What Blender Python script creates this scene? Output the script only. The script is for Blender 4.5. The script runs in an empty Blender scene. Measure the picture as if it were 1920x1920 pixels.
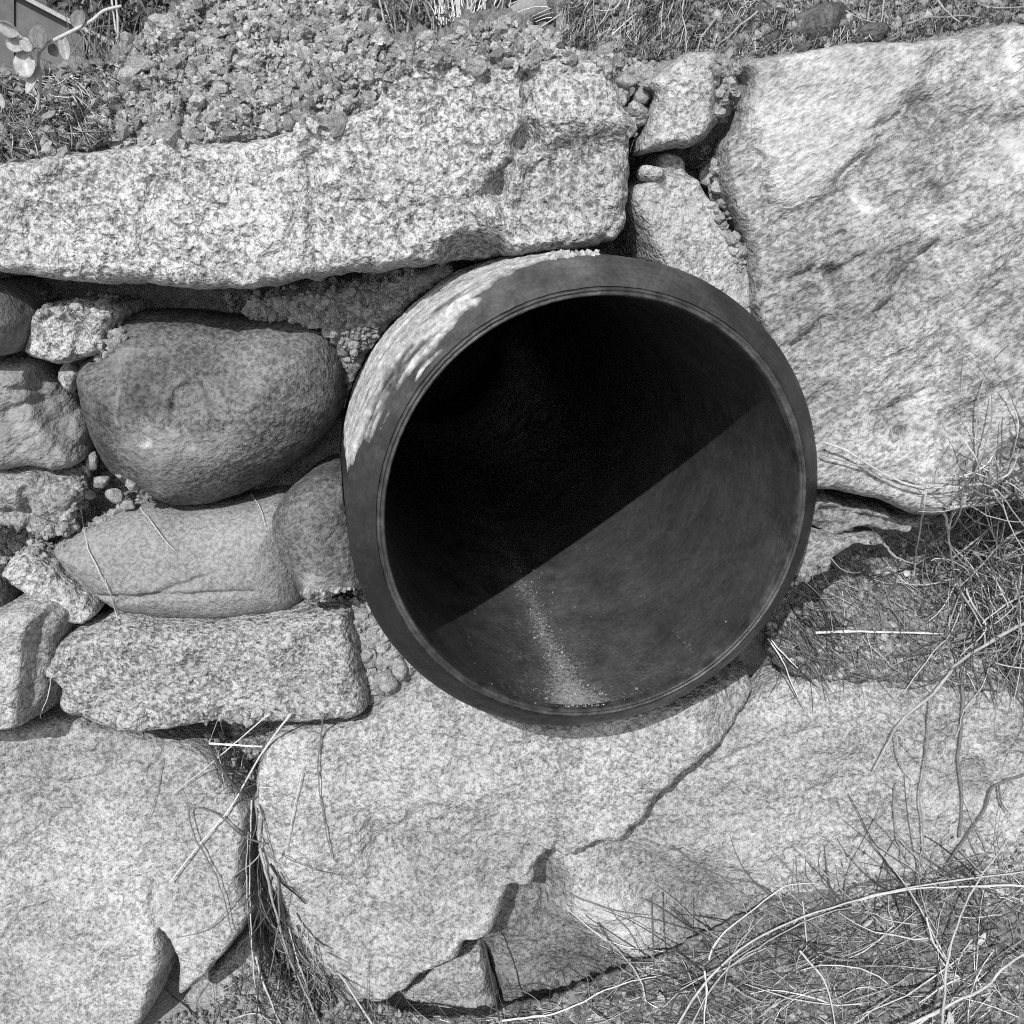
import bpy, math
import numpy as np
from mathutils import Vector
from mathutils.bvhtree import BVHTree
from mathutils.kdtree import KDTree

# ------------------------------------------------------------------ camera, light, exposure
S = bpy.context.scene
COL = S.collection
F_PX, PITCH, DIST, ZC = 1925.0, math.radians(17.0), 1.0, 0.62
CAM = np.array([0.0, -DIST * math.cos(PITCH), ZC + DIST * math.sin(PITCH)])
cam = bpy.data.cameras.new('camera'); cam_o = bpy.data.objects.new('camera', cam); COL.objects.link(cam_o)
cam_o.location = CAM; cam_o.rotation_euler = (math.pi / 2 - PITCH, 0, 0)
cam.sensor_width = 36.0; cam.lens = 36.0 * F_PX / 1920.0
cam.clip_start = 0.02; cam.clip_end = 400
S.camera = cam_o
S.render.resolution_x = S.render.resolution_y = 1024
S.cycles.use_denoising = False; S.cycles.filter_width = 1.1

SUN_L = np.array([0.215, 0.79, -0.555]); SUN_L /= np.linalg.norm(SUN_L)     # way the sunlight travels
SUN_EL = math.asin(-SUN_L[2]); SUN_AZ = math.atan2(-SUN_L[0], -SUN_L[1])      # azimuth from +Y, clockwise
W = bpy.data.worlds.new('World'); S.world = W; W.use_nodes = True
wn = W.node_tree; wn.nodes.clear()
sky = wn.nodes.new('ShaderNodeTexSky'); sky.sky_type = 'NISHITA'; sky.sun_disc = False
sky.sun_elevation = SUN_EL; sky.sun_rotation = SUN_AZ
bw = wn.nodes.new('ShaderNodeRGBToBW'); bg = wn.nodes.new('ShaderNodeBackground'); wo = wn.nodes.new('ShaderNodeOutputWorld')
bg.inputs['Strength'].default_value = 0.15
wn.links.new(sky.outputs[0], bw.inputs[0]); wn.links.new(bw.outputs[0], bg.inputs[0]); wn.links.new(bg.outputs[0], wo.inputs[0])
sl = bpy.data.lights.new('sun', 'SUN'); sl.energy = 4.0; sl.angle = math.radians(0.5); sl.color = (1.0, 1.0, 1.0)
so = bpy.data.objects.new('sun', sl); COL.objects.link(so)
so.rotation_euler = Vector(SUN_L).to_track_quat('-Z', 'Y').to_euler(); so.location = (-1, -3, 4)
S.view_settings.view_transform = 'Standard'; S.view_settings.look = 'None'
S.view_settings.exposure = 0.17; S.view_settings.gamma = 1.0; S.view_settings.use_curve_mapping = False

rng = np.random.default_rng(7)

# ------------------------------------------------------------------ small maths
FW = np.array([0, math.cos(PITCH), -math.sin(PITCH)]); UP = np.array([0, math.sin(PITCH), math.cos(PITCH)]); RT = np.array([1.0, 0, 0])
MPP = DIST / F_PX                                                     # metres per photo pixel at the wall


def rays(uv):
    uv = np.asarray(uv, float).reshape(-1, 2)
    return FW + np.outer((uv[:, 0] - 960) / F_PX, RT) - np.outer((uv[:, 1] - 960) / F_PX, UP)


def on_plane(uv, p0, n):
    d = rays(uv); t = ((p0 - CAM) @ n) / (d @ n)
    return CAM + d * t[:, None]


def at(u, v, y):
    return on_plane([(u, v)], np.array([0, y, 0.0]), np.array([0, 1.0, 0]))[0]


def _hash(ix, iy, iz, seed):
    h = (ix.astype(np.uint32) * np.uint32(374761393)) ^ (iy.astype(np.uint32) * np.uint32(668265263)) ^ (iz.astype(np.uint32) * np.uint32(2246822519)) ^ np.uint32(seed * 3266489 + 17)
    h ^= h >> np.uint32(15); h *= np.uint32(2246822519); h ^= h >> np.uint32(13); h *= np.uint32(3266489917); h ^= h >> np.uint32(16)
    return h


def perlin(P, seed=0):
    P = np.asarray(P, float); I = np.floor(P).astype(np.int64); f = P - I
    w = f * f * f * (f * (f * 6 - 15) + 10); out = np.zeros(len(P))
    for dx in (0, 1):
        for dy in (0, 1):
            for dz in (0, 1):
                h = _hash(I[:, 0] + dx, I[:, 1] + dy, I[:, 2] + dz, seed)
                g = np.stack([(h & 255), (h >> np.uint32(8)) & 255, (h >> np.uint32(16)) & 255], -1).astype(float) / 127.5 - 1
                dot = (g * (f - np.array([dx, dy, dz]))).sum(-1)
                out += dot * (w[:, 0] if dx else 1 - w[:, 0]) * (w[:, 1] if dy else 1 - w[:, 1]) * (w[:, 2] if dz else 1 - w[:, 2])
    return out


def fbm(P, oct=4, seed=0, gain=0.5, lac=2.03):
    a, s, out = 1.0, 1.0, 0
    for i in range(oct):
        out = out + a * perlin(P * s, seed + i * 13); a *= gain; s *= lac
    return out


def ridged(P, oct=3, seed=0):
    a, s, out = 1.0, 1.0, 0
    for i in range(oct):
        out = out + a * (0.5 - np.abs(perlin(P * s, seed + i * 7))); a *= .5; s *= 2.1
    return out


def catmull(pts, n=6, closed=False):
    p = np.asarray(pts, float); N = len(p); out = []
    rngi = range(N if closed else N - 1)
    for i in rngi:
        if closed: a, b, c, d = p[(i - 1) % N], p[i], p[(i + 1) % N], p[(i + 2) % N]
        else: a, b, c, d = p[max(i - 1, 0)], p[i], p[i + 1], p[min(i + 2, N - 1)]
        for k in range(n):
            t = k / n
            out.append(.5 * (2 * b + (c - a) * t + (2 * a - 5 * b + 4 * c - d) * t * t + (3 * b - a - 3 * c + d) * t ** 3))
    if not closed: out.append(p[-1])
    return np.array(out)


def dense(pts, step, closed=True):
    p = np.asarray(pts, float); q = np.vstack([p, p[:1]]) if closed else p
    out = []
    for a, b in zip(q[:-1], q[1:]):
        k = max(1, int(round(np.linalg.norm(b - a) / step)))
        out += [a + (b - a) * i / k for i in range(k)]
    if not closed: out.append(q[-1])
    return np.array(out)


def seg_dist(P, poly, closed=True):
    """distance from points P to a polyline and the closest point on it"""
    a = poly; b = np.roll(poly, -1, 0)
    if not closed: a, b = poly[:-1], poly[1:]
    D = np.full(len(P), 1e18); C = np.zeros((len(P), 2)); ab = b - a; l2 = (ab ** 2).sum(1) + 1e-12
    for s in range(0, len(P), 4000):
        p = P[s:s + 4000, None, :]
        t = np.clip(((p - a) * ab).sum(-1) / l2, 0, 1); q = a + t[..., None] * ab
        d2 = ((p - q) ** 2).sum(-1); k = d2.argmin(1); r = np.arange(len(k))
        D[s:s + 4000] = np.sqrt(d2[r, k]); C[s:s + 4000] = q[r, k]
    return D, C


def ring_dist(P, poly):
    """distance to a closed outline, by its points 1.5 px apart"""
    q = dense(poly, 1.5); kd = KDTree(len(q))
    for i, (x, y) in enumerate(q): kd.insert((x, y, 0), i)
    kd.balance(); find = kd.find; r = [find((x, y, 0)) for x, y in P.tolist()]
    return np.array([k[2] for k in r]), q[[k[1] for k in r]]


def inside(P, poly):
    x, y = P[:, 0], P[:, 1]; r = np.zeros(len(P), bool)
    a = poly; b = np.roll(poly, -1, 0)
    for (x0, y0), (x1, y1) in zip(a, b):
        if y0 == y1: continue
        c = (y0 > y) != (y1 > y)
        r ^= c & (x < (x1 - x0) * (y - y0) / (y1 - y0) + x0)
    return r


def smooth01(x):
    x = np.clip(x, 0, 1); return x * x * (3 - 2 * x)


# ------------------------------------------------------------------ mesh and tagging helpers
SURF_V, SURF_F, SURF_N = [], [], [0]                                   # surfaces that straws and crumbs come to rest on


def mk(name, V, quads=None, tris=None, mat=None, tone=None, parent=None, smooth=True, origin=None, surf=False):
    V = np.asarray(V, float); loops, starts, tot, pos = [], [], [], 0
    for arr, k in ((quads, 4), (tris, 3)):
        if arr is None or len(arr) == 0: continue
        arr = np.asarray(arr, np.int64); loops.append(arr.ravel()); starts.append(pos + np.arange(len(arr)) * k); tot.append(np.full(len(arr), k)); pos += len(arr) * k
    loops = np.concatenate(loops); starts = np.concatenate(starts); tot = np.concatenate(tot)
    if surf:
        SURF_V.append(V)
        for arr in (quads, tris):
            if arr is not None and len(arr): SURF_F.extend((np.asarray(arr) + SURF_N[0]).tolist())
        SURF_N[0] += len(V)
    o3 = np.zeros(3) if origin is None else np.asarray(origin, float)
    po = np.zeros(3) if parent is None else np.array(parent.location)
    me = bpy.data.meshes.new(name)
    me.vertices.add(len(V)); me.vertices.foreach_set('co', (V - o3).astype(np.float32).ravel())
    me.loops.add(len(loops)); me.loops.foreach_set('vertex_index', loops.astype(np.int32))
    me.polygons.add(len(starts)); me.polygons.foreach_set('loop_start', starts.astype(np.int32)); me.polygons.foreach_set('loop_total', tot.astype(np.int32))
    me.polygons.foreach_set('use_smooth', np.full(len(starts), smooth, bool))
    at_ = me.attributes.new('tone', 'FLOAT', 'POINT')
    at_.data.foreach_set('value', (np.ones(len(V)) if tone is None else np.asarray(tone)).astype(np.float32))
    me.update(calc_edges=True); me.validate()
    if mat: me.materials.append(mat)
    o = bpy.data.objects.new(name, me); COL.objects.link(o)
    if parent is not None: o.parent = parent
    o.location = o3 - po
    return o


def tag(o, label=None, cat=None, group=None, kind=None):
    for k, v in (('label', label), ('category', cat), ('group', group), ('kind', kind)):
        if v: o[k] = v
    return o


def empty(name, loc, label, cat, group=None, kind=None):
    o = bpy.data.objects.new(name, None); COL.objects.link(o); o.location = loc; o.empty_display_size = .05
    return tag(o, label, cat, group, kind)


# ------------------------------------------------------------------ materials (greys: the photograph is black and white)
class NT:
    def __init__(s, name, rough=.9, spec=.25):
        s.m = bpy.data.materials.new(name); s.m.use_nodes = True; s.t = s.m.node_tree; s.t.nodes.clear()
        s.out = s.n('ShaderNodeOutputMaterial'); s.b = s.n('ShaderNodeBsdfPrincipled')
        s.b.inputs['Roughness'].default_value = rough; s.b.inputs['Specular IOR Level'].default_value = spec
        s.l(s.b.outputs[0], s.out.inputs[0])
        s.co = s.n('ShaderNodeTexCoord').outputs['Object']
        a = s.n('ShaderNodeAttribute'); a.attribute_name = 'tone'; s.tone = a.outputs['Fac']

    def n(s, t): return s.t.nodes.new(t)
    def l(s, a, b): s.t.links.new(a, b)

    def val(s, sock, v):
        if isinstance(v, (int, float)): sock.default_value = v
        else: s.l(v, sock)

    def noise(s, scale, detail=3, rough=.55, dist=0.0, co=None):
        n = s.n('ShaderNodeTexNoise'); n.inputs['Scale'].default_value = scale; n.inputs['Detail'].default_value = detail
        n.inputs['Roughness'].default_value = rough; n.inputs['Distortion'].default_value = dist
        s.l(co if co is not None else s.co, n.inputs['Vector']); return n.outputs[0]

    def voro(s, scale, co=None, out='Color', feature='F1'):
        n = s.n('ShaderNodeTexVoronoi'); n.feature = feature; n.inputs['Scale'].default_value = scale
        s.l(co if co is not None else s.co, n.inputs['Vector'])
        o = n.outputs[out]
        if out == 'Color':
            sp = s.n('ShaderNodeSeparateColor'); s.l(o, sp.inputs[0]); o = sp.outputs[0]
        return o

    def ramp(s, x, pts):
        r = s.n('ShaderNodeValToRGB'); e = r.color_ramp.elements
        while len(e) < len(pts): e.new(.5)
        for el, (p, v) in zip(e, pts): el.position = p; el.color = (v, v, v, 1)
        s.l(x, r.inputs[0]); sp = s.n('ShaderNodeSeparateColor'); s.l(r.outputs[0], sp.inputs[0]); return sp.outputs[0]

    def math(s, op, a, b=0.0, c=None):
        m = s.n('ShaderNodeMath'); m.operation = op; s.val(m.inputs[0], a); s.val(m.inputs[1], b)
        if c is not None: s.val(m.inputs[2], c)
        return m.outputs[0]

    def mul(s, a, b): return s.math('MULTIPLY', a, b)
    def add(s, a, b): return s.math('ADD', a, b)

    def mix(s, f, a, b):
        m = s.n('ShaderNodeMix'); s.val(m.inputs[0], f); s.val(m.inputs[2], a); s.val(m.inputs[3], b); return m.outputs[0]

    def mapping(s, rot=(0, 0, 0), scale=(1, 1, 1), co=None):
        m = s.n('ShaderNodeMapping'); m.vector_type = 'POINT'; m.inputs['Rotation'].default_value = rot; m.inputs['Scale'].default_value = scale
        s.l(co if co is not None else s.co, m.inputs[0]); return m.outputs[0]

    def color(s, v):
        c = s.n('ShaderNodeCombineColor')
        for i in range(3): s.l(v, c.inputs[i])
        s.l(c.outputs[0], s.b.inputs['Base Color'])

    def bump(s, h, dist, strength=1.0):
        b = s.n('ShaderNodeBump'); b.inputs['Distance'].default_value = dist; b.inputs['Strength'].default_value = strength
        s.l(h, b.inputs['Height']); s.l(b.outputs[0], s.b.inputs['Normal'])


def granite(name, light=.72, dark=.14, speck=.5, grain=210, rot=None, squash=1.0, stain=.25, bump=.0016, share=.44, bleach=.74):
    """pale feldspar ground with soft grey flecks, a few black mica grains and broad weather stains; share = how much of it is fleck"""
    t = NT(name, .93, .2)
    co = t.co if rot is None else t.mapping((0, 0, 0), (1, 1, squash), t.mapping((0, rot, 0)))
    g1 = t.noise(grain, 2.2, .5, .5, co)
    dens = t.math('MULTIPLY_ADD', t.noise(14, 5, .65), .30, -.15)                   # flecks crowd in some places and thin out in others
    fl = t.ramp(t.add(g1, dens), [(share - .075, 0), (share + .045, 1)])
    grey = t.ramp(t.noise(grain * .62, 2, .5, .3, co), [(.34, .62), (.6, 1)])
    mica = t.ramp(t.noise(grain * .85, 1.5, .5, .8, co), [(.27, 0), (.345, 1)])
    big = t.ramp(t.noise(6, 6, .62), [(.3, 1 - stain), (.6, 1.04)])
    med = t.ramp(t.noise(30, 5, .65), [(.3, 1 - stain * .7), (.62, 1)])
    v = t.mul(light, grey)
    v = t.mix(fl, t.mul(v, 1 - speck), v)
    pep = t.ramp(t.add(t.noise(grain * 2.1, 1.2, .5, .6, co), t.mul(dens, .8)), [(.38, 0), (.45, 1)])
    v = t.mix(pep, t.mul(v, 1 - speck * .8), v)
    v = t.mix(t.mul(t.math('SUBTRACT', 1, mica), min(1, speck * 1.3)), v, dark * .5)
    v = t.mix(t.ramp(t.mul(t.tone, .5), [(.56, 0), (.68, .62)]), v, light * bleach)     # bleached faces show less grain
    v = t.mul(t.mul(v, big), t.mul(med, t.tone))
    t.color(t.math('MINIMUM', v, .9))
    h = t.add(t.mul(g1, .8), t.mul(t.noise(grain * .33, 3, .55, .4, co), 1.6))
    t.bump(h, bump * 1.8)
    return t.m


def earth(name, v0, v1, scale=140, bump=.003, rough=.95):
    t = NT(name, rough, .15)
    a = t.ramp(t.noise(scale, 5, .7, .3), [(.3, v0), (.68, v1)])
    b = t.ramp(t.noise(14, 4, .6), [(.3, .72), (.7, 1.05)])
    t.color(t.mul(t.mul(a, b), t.tone)); t.bump(t.noise(scale * 1.8, 4, .7), bump); return t.m


def fibre(name, v, rough=.7, trans=0.0):
    t = NT(name, rough, .3)
    n = t.ramp(t.noise(260, 3, .6), [(.3, .7), (.7, 1.15)])
    t.color(t.mul(t.mul(n, v), t.tone)); t.bump(t.noise(500, 2), .0006)
    return t.m


M_COARSE = granite('coarse_granite', .55, .11, .54, 210, stain=.2, bump=.0028, share=.46)
M_FINE = granite('fine_granite', .485, .13, .43, 245, stain=.26, bump=.002, share=.45)
M_FOLI = granite('foliated_granite', .475, .12, .44, 165, rot=math.radians(30), squash=1.7, stain=.4, bump=.0015, share=.47)
M_COBB = granite('weathered_cobble', .215, .09, .4, 240, stain=.6, bump=.0014, share=.47, bleach=.88)
M_SMOOTH = granite('smooth_river_stone', .315, .2, .24, 400, stain=.22, bump=.0008, share=.42)
M_DARKST = granite('dark_schist', .24, .07, .45, 190, rot=math.radians(20), squash=1.5, stain=.45, bump=.0018, share=.47)
M_SOIL = earth('dry_crumbly_soil', .18, .58, 220, .004)
M_SOIL_D = earth('packed_earth', .10, .26, 120, .004)
M_LITTER = earth('leaf_litter', .11, .36, 130, .005)
M_GROUND = earth('hill_ground', .05, .16, 30, .01)
M_STRAW = fibre('dry_straw', .58)
M_TWIG = fibre('grey_twig', .30)
M_DARKTWIG = fibre('dark_stem', .09)
M_LEAF = fibre('pale_leaf', .42, .55)
M_SHRUB = fibre('shrub_leaf', .055)
M_BOUNCE_GROUND = earth('pale_bounce_ground', .30, .46, 60, .003)  # unseen ground, made pale to bounce fill light up under the pipe
M_BOARD = earth('grey_board', .10, .14, 60, .0008)


# ------------------------------------------------------------------ the pipe's place (stones keep clear of it)
PIPE_C = np.array([0.0757, -0.110, 0.6514])
_yw, _el = math.radians(-10.4), math.radians(-1.0)
PIPE_A = np.array([math.sin(_yw) * math.cos(_el), math.cos(_yw) * math.cos(_el), math.sin(_el)])
R_OUT, R_IN = .2155, .1844


def clear_pipe(V, quads, r=R_OUT + .0005):
    q = V - PIPE_C; s = q @ PIPE_A; rad = q - np.outer(s, PIPE_A); d = np.linalg.norm(rad, axis=1)
    inn = (d < r) & (s > -.03)
    keep = ~(inn[quads].all(1))
    V = V.copy(); V[inn] += rad[inn] / d[inn, None] * (r - d[inn])[:, None]
    return V, quads[keep]


# ------------------------------------------------------------------ stone builder
def slab(name, outline, y0=0.0, ax=0.0, az=0.0, edge=.014, bulge=.03, power=2.2, rough=.004, rscale=28, fine=.0009, thick=.16, mat=None,
         feats=(), jag=2.0, jscale=.03, step=4.0, parent=None, label=None, seed=1, plane=None, aniso=None, lump=None, tone=1.0, surf=True, sm=4, shrink=.06, kind=None):
    P = catmull(outline, sm, True) if sm else np.asarray(outline, float)
    P = dense(P, 7)
    if jag:
        nn = np.roll(P, -1, 0) - np.roll(P, 1, 0); nn = np.stack([nn[:, 1], -nn[:, 0]], -1); nn /= np.linalg.norm(nn, axis=1)[:, None] + 1e-9
        k = np.column_stack([P * jscale, np.full(len(P), seed * 7.3)])
        P = P + nn * (fbm(k, 3, seed, .6) * jag * 1.6)[:, None]
    lo, hi = P.min(0) - step, P.max(0) + step
    nu, nv = int((hi[0] - lo[0]) / step) + 2, int((hi[1] - lo[1]) / step) + 2
    U, Vv = np.meshgrid(lo[0] + np.arange(nu) * step, lo[1] + np.arange(nv) * step)
    G = np.column_stack([U.ravel(), Vv.ravel()])
    ins = inside(G, P); D, C = ring_dist(G, P)
    id_ = np.arange(nu * nv).reshape(nv, nu)
    Q = np.stack([id_[:-1, :-1], id_[1:, :-1], id_[1:, 1:], id_[:-1, 1:]], -1).reshape(-1, 4)
    ok = ins & (D > step * .3)
    Q = Q[ok[Q].any(1)]
    snap = ~ok; G = G.copy(); G[snap] = C[snap]; D = D.copy(); D[snap] = 0
    used = np.unique(Q); rem = np.full(nu * nv, -1); rem[used] = np.arange(len(used)); Q = rem[Q]; G = G[used]; D = D[used]
    # base plane
    c = at(P[:, 0].mean(), P[:, 1].mean(), y0)
    if plane is None: n = np.array([-ax, 1.0, -az]); p0 = np.array([c[0], y0, c[2]])
    else: p0, n = np.asarray(plane[0], float), np.asarray(plane[1], float)
    n = n / np.linalg.norm(n)
    if n @ FW > 0: n = -n
    B = on_plane(G, p0, n)
    dm = D * MPP
    x = 1 - np.clip(dm / edge, 0, 1); h = bulge * (1 - x ** power) ** (1 / power)
    K = B.copy()
    if aniso is not None:
        ang, sq = aniso; ca, sa = math.cos(ang), math.sin(ang)
        a_, b_ = K[:, 0] * ca + K[:, 2] * sa, -K[:, 0] * sa + K[:, 2] * ca
        K = np.column_stack([a_, K[:, 1], b_ * sq])
    rm = np.ones(len(G)); tn = np.full(len(G), float(tone)); dh = np.zeros(len(G))
    for f in feats:
        if f[0] == 'd':                                              # dent
            d = np.hypot(G[:, 0] - f[1], G[:, 1] - f[2]) * (1 + .35 * perlin(np.column_stack([G * .03, np.full(len(G), 3.)]), seed)); dh -= f[4] * np.exp(-(d / f[3]) ** 2)
        elif f[0] == 'g':                                            # groove
            L = dense(catmull(f[1], 4), 6, False); d, _ = seg_dist(G + 5 * np.column_stack([perlin(np.column_stack([G * .04, np.zeros(len(G))]), 5), perlin(np.column_stack([G * .04, np.zeros(len(G))]), 6)]), L, False)
            dh -= f[3] * np.exp(-(d / f[2]) ** 2)
        elif f[0] == 'r':                                            # region raised or sunk, with its own roughness and tone
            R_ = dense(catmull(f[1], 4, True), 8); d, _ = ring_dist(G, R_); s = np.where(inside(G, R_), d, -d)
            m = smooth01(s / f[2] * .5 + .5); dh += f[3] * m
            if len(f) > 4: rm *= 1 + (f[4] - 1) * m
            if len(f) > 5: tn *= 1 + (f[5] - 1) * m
        elif f[0] == 't':                                            # stain, bleached spot or painted shade
            d = np.hypot((G[:, 0] - f[1]), (G[:, 1] - f[2])) * (1 + .5 * perlin(np.column_stack([G * .025, np.full(len(G), 9.)]), seed + 2)); tn *= 1 + (f[4] - 1) * np.exp(-(d / f[3]) ** 2)
        elif f[0] == 'w':                                            # pale vein
            L = dense(catmull(f[1], 4), 6, False); d, _ = seg_dist(G + 9 * np.column_stack([perlin(np.column_stack([G * .05, np.zeros(len(G))]), 15), perlin(np.column_stack([G * .05, np.zeros(len(G))]), 16)]), L, False)
            tn *= 1 + (f[3] - 1) * np.exp(-(d / f[2]) ** 2)
    rg = rough * fbm(K * rscale, 5, seed, .52) * 1.4 + rough * .5 * (ridged(K * rscale * .8, 2, seed + 40) - .45) + fine * fbm(K * 190, 2, seed + 3) * 1.5
    h = h + rg * rm + dh
    if lump: h = h + lump[0] * (1 - 2 * np.abs(perlin(B * lump[1], seed + 60))) + lump[0] * .5 * (1 - 2 * np.abs(perlin(B * lump[1] * 2.1, seed + 61)))
    V = B + n * h[:, None]
    # sides: rim edges pushed back
    e = np.concatenate([Q[:, [0, 1]], Q[:, [1, 2]], Q[:, [2, 3]], Q[:, [3, 0]]])
    e = e[e[:, 0] != e[:, 1]]
    key = e.min(1) * (len(V) + 1) + e.max(1); _, inv, cnt = np.unique(key, return_inverse=True, return_counts=True)
    be = e[cnt[inv] == 1]
    bv = np.unique(be); mp = np.full(len(V), -1); mp[bv] = np.arange(len(bv))
    cen = V[bv].mean(0); quads = [Q]; allV = [V]; prev = bv; tones = [tn]
    nP = len(V)
    for fr, sh in ((.10, -.002), (.45, shrink * .35), (1.0, shrink)):
        ring = V[bv] - n * (thick * fr) + (cen - V[bv]) * sh * (1 - np.abs((V[bv] - cen) @ n / (np.linalg.norm(V[bv] - cen, axis=1) + 1e-9)))[:, None]
        if fr < 1: ring = ring + (fine * 3) * np.stack([perlin(ring * 90, seed + 5), perlin(ring * 90, seed + 6), perlin(ring * 90, seed + 7)], -1)
        idx = np.arange(len(bv)) + nP
        quads.append(np.column_stack([be[:, 1] if prev is bv else prev[mp[be[:, 1]]], be[:, 0] if prev is bv else prev[mp[be[:, 0]]], idx[mp[be[:, 0]]], idx[mp[be[:, 1]]]]))
        allV.append(ring); tones.append(tn[bv]); prev = idx; nP += len(bv)
    V = np.vstack(allV); Q = np.concatenate(quads)
    V, Q = clear_pipe(V, Q)
    u = np.unique(Q); rem = np.full(len(V), -1); rem[u] = np.arange(len(u)); V = V[u]; Q = rem[Q]; tn = np.concatenate(tones)[u]
    # split degenerate quads off
    same = (Q[:, 0] == Q[:, 1]) | (Q[:, 1] == Q[:, 2]) | (Q[:, 2] == Q[:, 3]) | (Q[:, 3] == Q[:, 0])
    o = mk(name, V, Q[~same], None, mat, tn, parent, True, None, surf)
    if label: o['label'] = label
    if kind: o['kind'] = kind
    return o


# ------------------------------------------------------------------ the big ground, in front of and behind the wall
def sheet(name, xs, ys, zf, mat, amp, sc, seed):
    X, Y = np.meshgrid(xs, ys); Z = zf(X, Y)
    P = np.column_stack([X.ravel(), Y.ravel(), Z.ravel()])
    P[:, 2] += amp * fbm(P * np.array([sc, sc, 0]) + .37, 4, seed)
    i = np.arange(P.shape[0]).reshape(X.shape)
    Q = np.stack([i[:-1, :-1], i[:-1, 1:], i[1:, 1:], i[1:, :-1]], -1).reshape(-1, 4)
    return mk(name, P, Q, None, mat, None, None, True, None, True)


def spread(a, b, near, n):                                            # finer towards the middle
    t = np.linspace(-1, 1, n); return np.sign(t) * (np.abs(t) * near + np.abs(t) ** 4 * (b - near))


ground = tag(sheet('ground', spread(-60, 60, 2.0, 121), np.concatenate([-60 * np.linspace(1, 0, 40) ** 4 - .8, np.linspace(-.75, .12, 40)]),
                   lambda x, y: np.zeros_like(x) - .02, M_BOUNCE_GROUND, .012, 9, 3), None, None, None, 'structure')


def hill_z(x, y):
    return np.where(y < .35, .9 + (y - .1) * .1, np.where(y < 2.2, .925 + (y - .35) * .2, 1.295 + (y - 2.2) * .55)) + .03 * np.clip(x, -.5, .7)


hill = tag(sheet('hillside', spread(-60, 60, 2.5, 161), .12 + np.linspace(0, 1, 120) ** 3 * 40, hill_z, M_GROUND, .03, 6, 5), None, None, None, 'structure')

for xs in (np.concatenate([-60 * np.linspace(1, 0, 40) ** 3 - .62, [-.6]]), np.concatenate([[.66], 60 * np.linspace(0, 1, 40) ** 3 + .7])):   # cut earth face that the wall holds back, beyond its ends
    X, Z = np.meshgrid(xs, np.linspace(-.1, 1, 24)); top_ = hill_z(X, np.full_like(X, .13)) + .03; Z = np.where(Z > 0, Z * top_, Z)
    P = np.column_stack([X.ravel(), np.full(X.size, .14), Z.ravel()]); P[:, 1] += .03 * fbm(P * 5, 4, 12) - .12 * (.5 - np.clip(P[:, 2], 0, 1) * .5)
    P[:, 1] = np.where(np.abs(P[:, 0]) < .72, .15, P[:, 1]); i = np.arange(X.size).reshape(X.shape)
    tag(mk('earth_bank', P, np.stack([i[:-1, :-1], i[:-1, 1:], i[1:, 1:], i[1:, :-1]], -1).reshape(-1, 4), None, M_LITTER, None, None, True, None, True), None, None, None, 'structure')

# ------------------------------------------------------------------ the dry stone wall
wall = empty('stone_wall', (0, .05, 0), 'dry stone retaining wall of rough granite boulders around the black pipe', 'wall')


def stone(outline, **k):
    return slab(k.pop('name', 'stone'), outline, parent=wall, **k)


slab('packed_earth', [(-340, 345), (0, 345), (300, 300), (560, 280), (700, 215), (760, 165), (1150, 150), (1380, 170), (1700, 130), (2300, 110), (2300, 2000), (-340, 2000)],
     y0=.125, edge=.02, bulge=.004, rough=.012, rscale=14, fine=.0025, thick=.06, mat=M_SOIL_D, step=6, parent=wall, seed=91, sm=0, jag=0, lump=(.006, 55), kind='stuff',
     label='dry packed earth filling the joints behind the stones')

stone([(-330, 330), (-200, 318), (-40, 310), (60, 300), (110, 290), (160, 285), (220, 280), (270, 268), (330, 262), (400, 268), (480, 262), (540, 250), (585, 232), (640, 224), (680, 215), (712, 188), (726, 152), (756, 132), (800, 113), (860, 113), (920, 125), (960, 126), (1000, 121), (1060, 112), (1112, 112), (1140, 125), (1151, 150), (1166, 190), (1176, 240), (1181, 300), (1179, 350), (1173, 400), (1166, 435), (1142, 453), (1100, 464), (1050, 470), (1000, 476), (960, 480), (900, 486), (840, 492), (780, 500), (700, 508), (620, 516), (560, 525), (500, 537), (440, 542), (380, 543), (320, 540), (250, 530), (180, 531), (120, 526), (60, 515), (0, 512), (-60, 508), (-200, 515), (-330, 500)],
      y0=0.0, az=.05, edge=.015, bulge=.036, rough=.0095, rscale=22, fine=.002, thick=.24, mat=M_COARSE, seed=2, jag=4, name='capstone', label='long pale coarse granite block lying over the pipe',
      feats=[('g', [(985, 150), (990, 225), (975, 285), (938, 350), (955, 410), (985, 440)], 12, .013), ('d', (990), 268, 26, .020), ('d', 935, 355, 17, .022), ('d', 915, 365, 16, .010),
             ('g', [(592, 300), (598, 400), (606, 500)], 11, .006), ('g', [(305, 340), (295, 380), (282, 430), (290, 480)], 5, .005), ('d', 385, 330, 22, .006), ('g', [(372, 350), (385, 375)], 6, .004),
             ('d', 850, 478, 26, .03), ('d', 890, 472, 30, .036), ('d', 930, 470, 24, .028), ('r', [(1000, 300), (1160, 260), (1170, 430), (1010, 450), (965, 400)], 18, -.008, 1.1, .93),
             ('r', [(-330, 330), (590, 240), (600, 520), (-330, 500)], 25, -.005), ('g', [(1120, 455), (1160, 400), (1172, 340)], 7, .004), ('t', 500, 380, 150, 1.12), ('t', 120, 430, 120, 1.1), ('t', 1090, 330, 90, .9), ('g', [(1010, 150), (1060, 148), (1120, 150)], 4, .004)])
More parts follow.
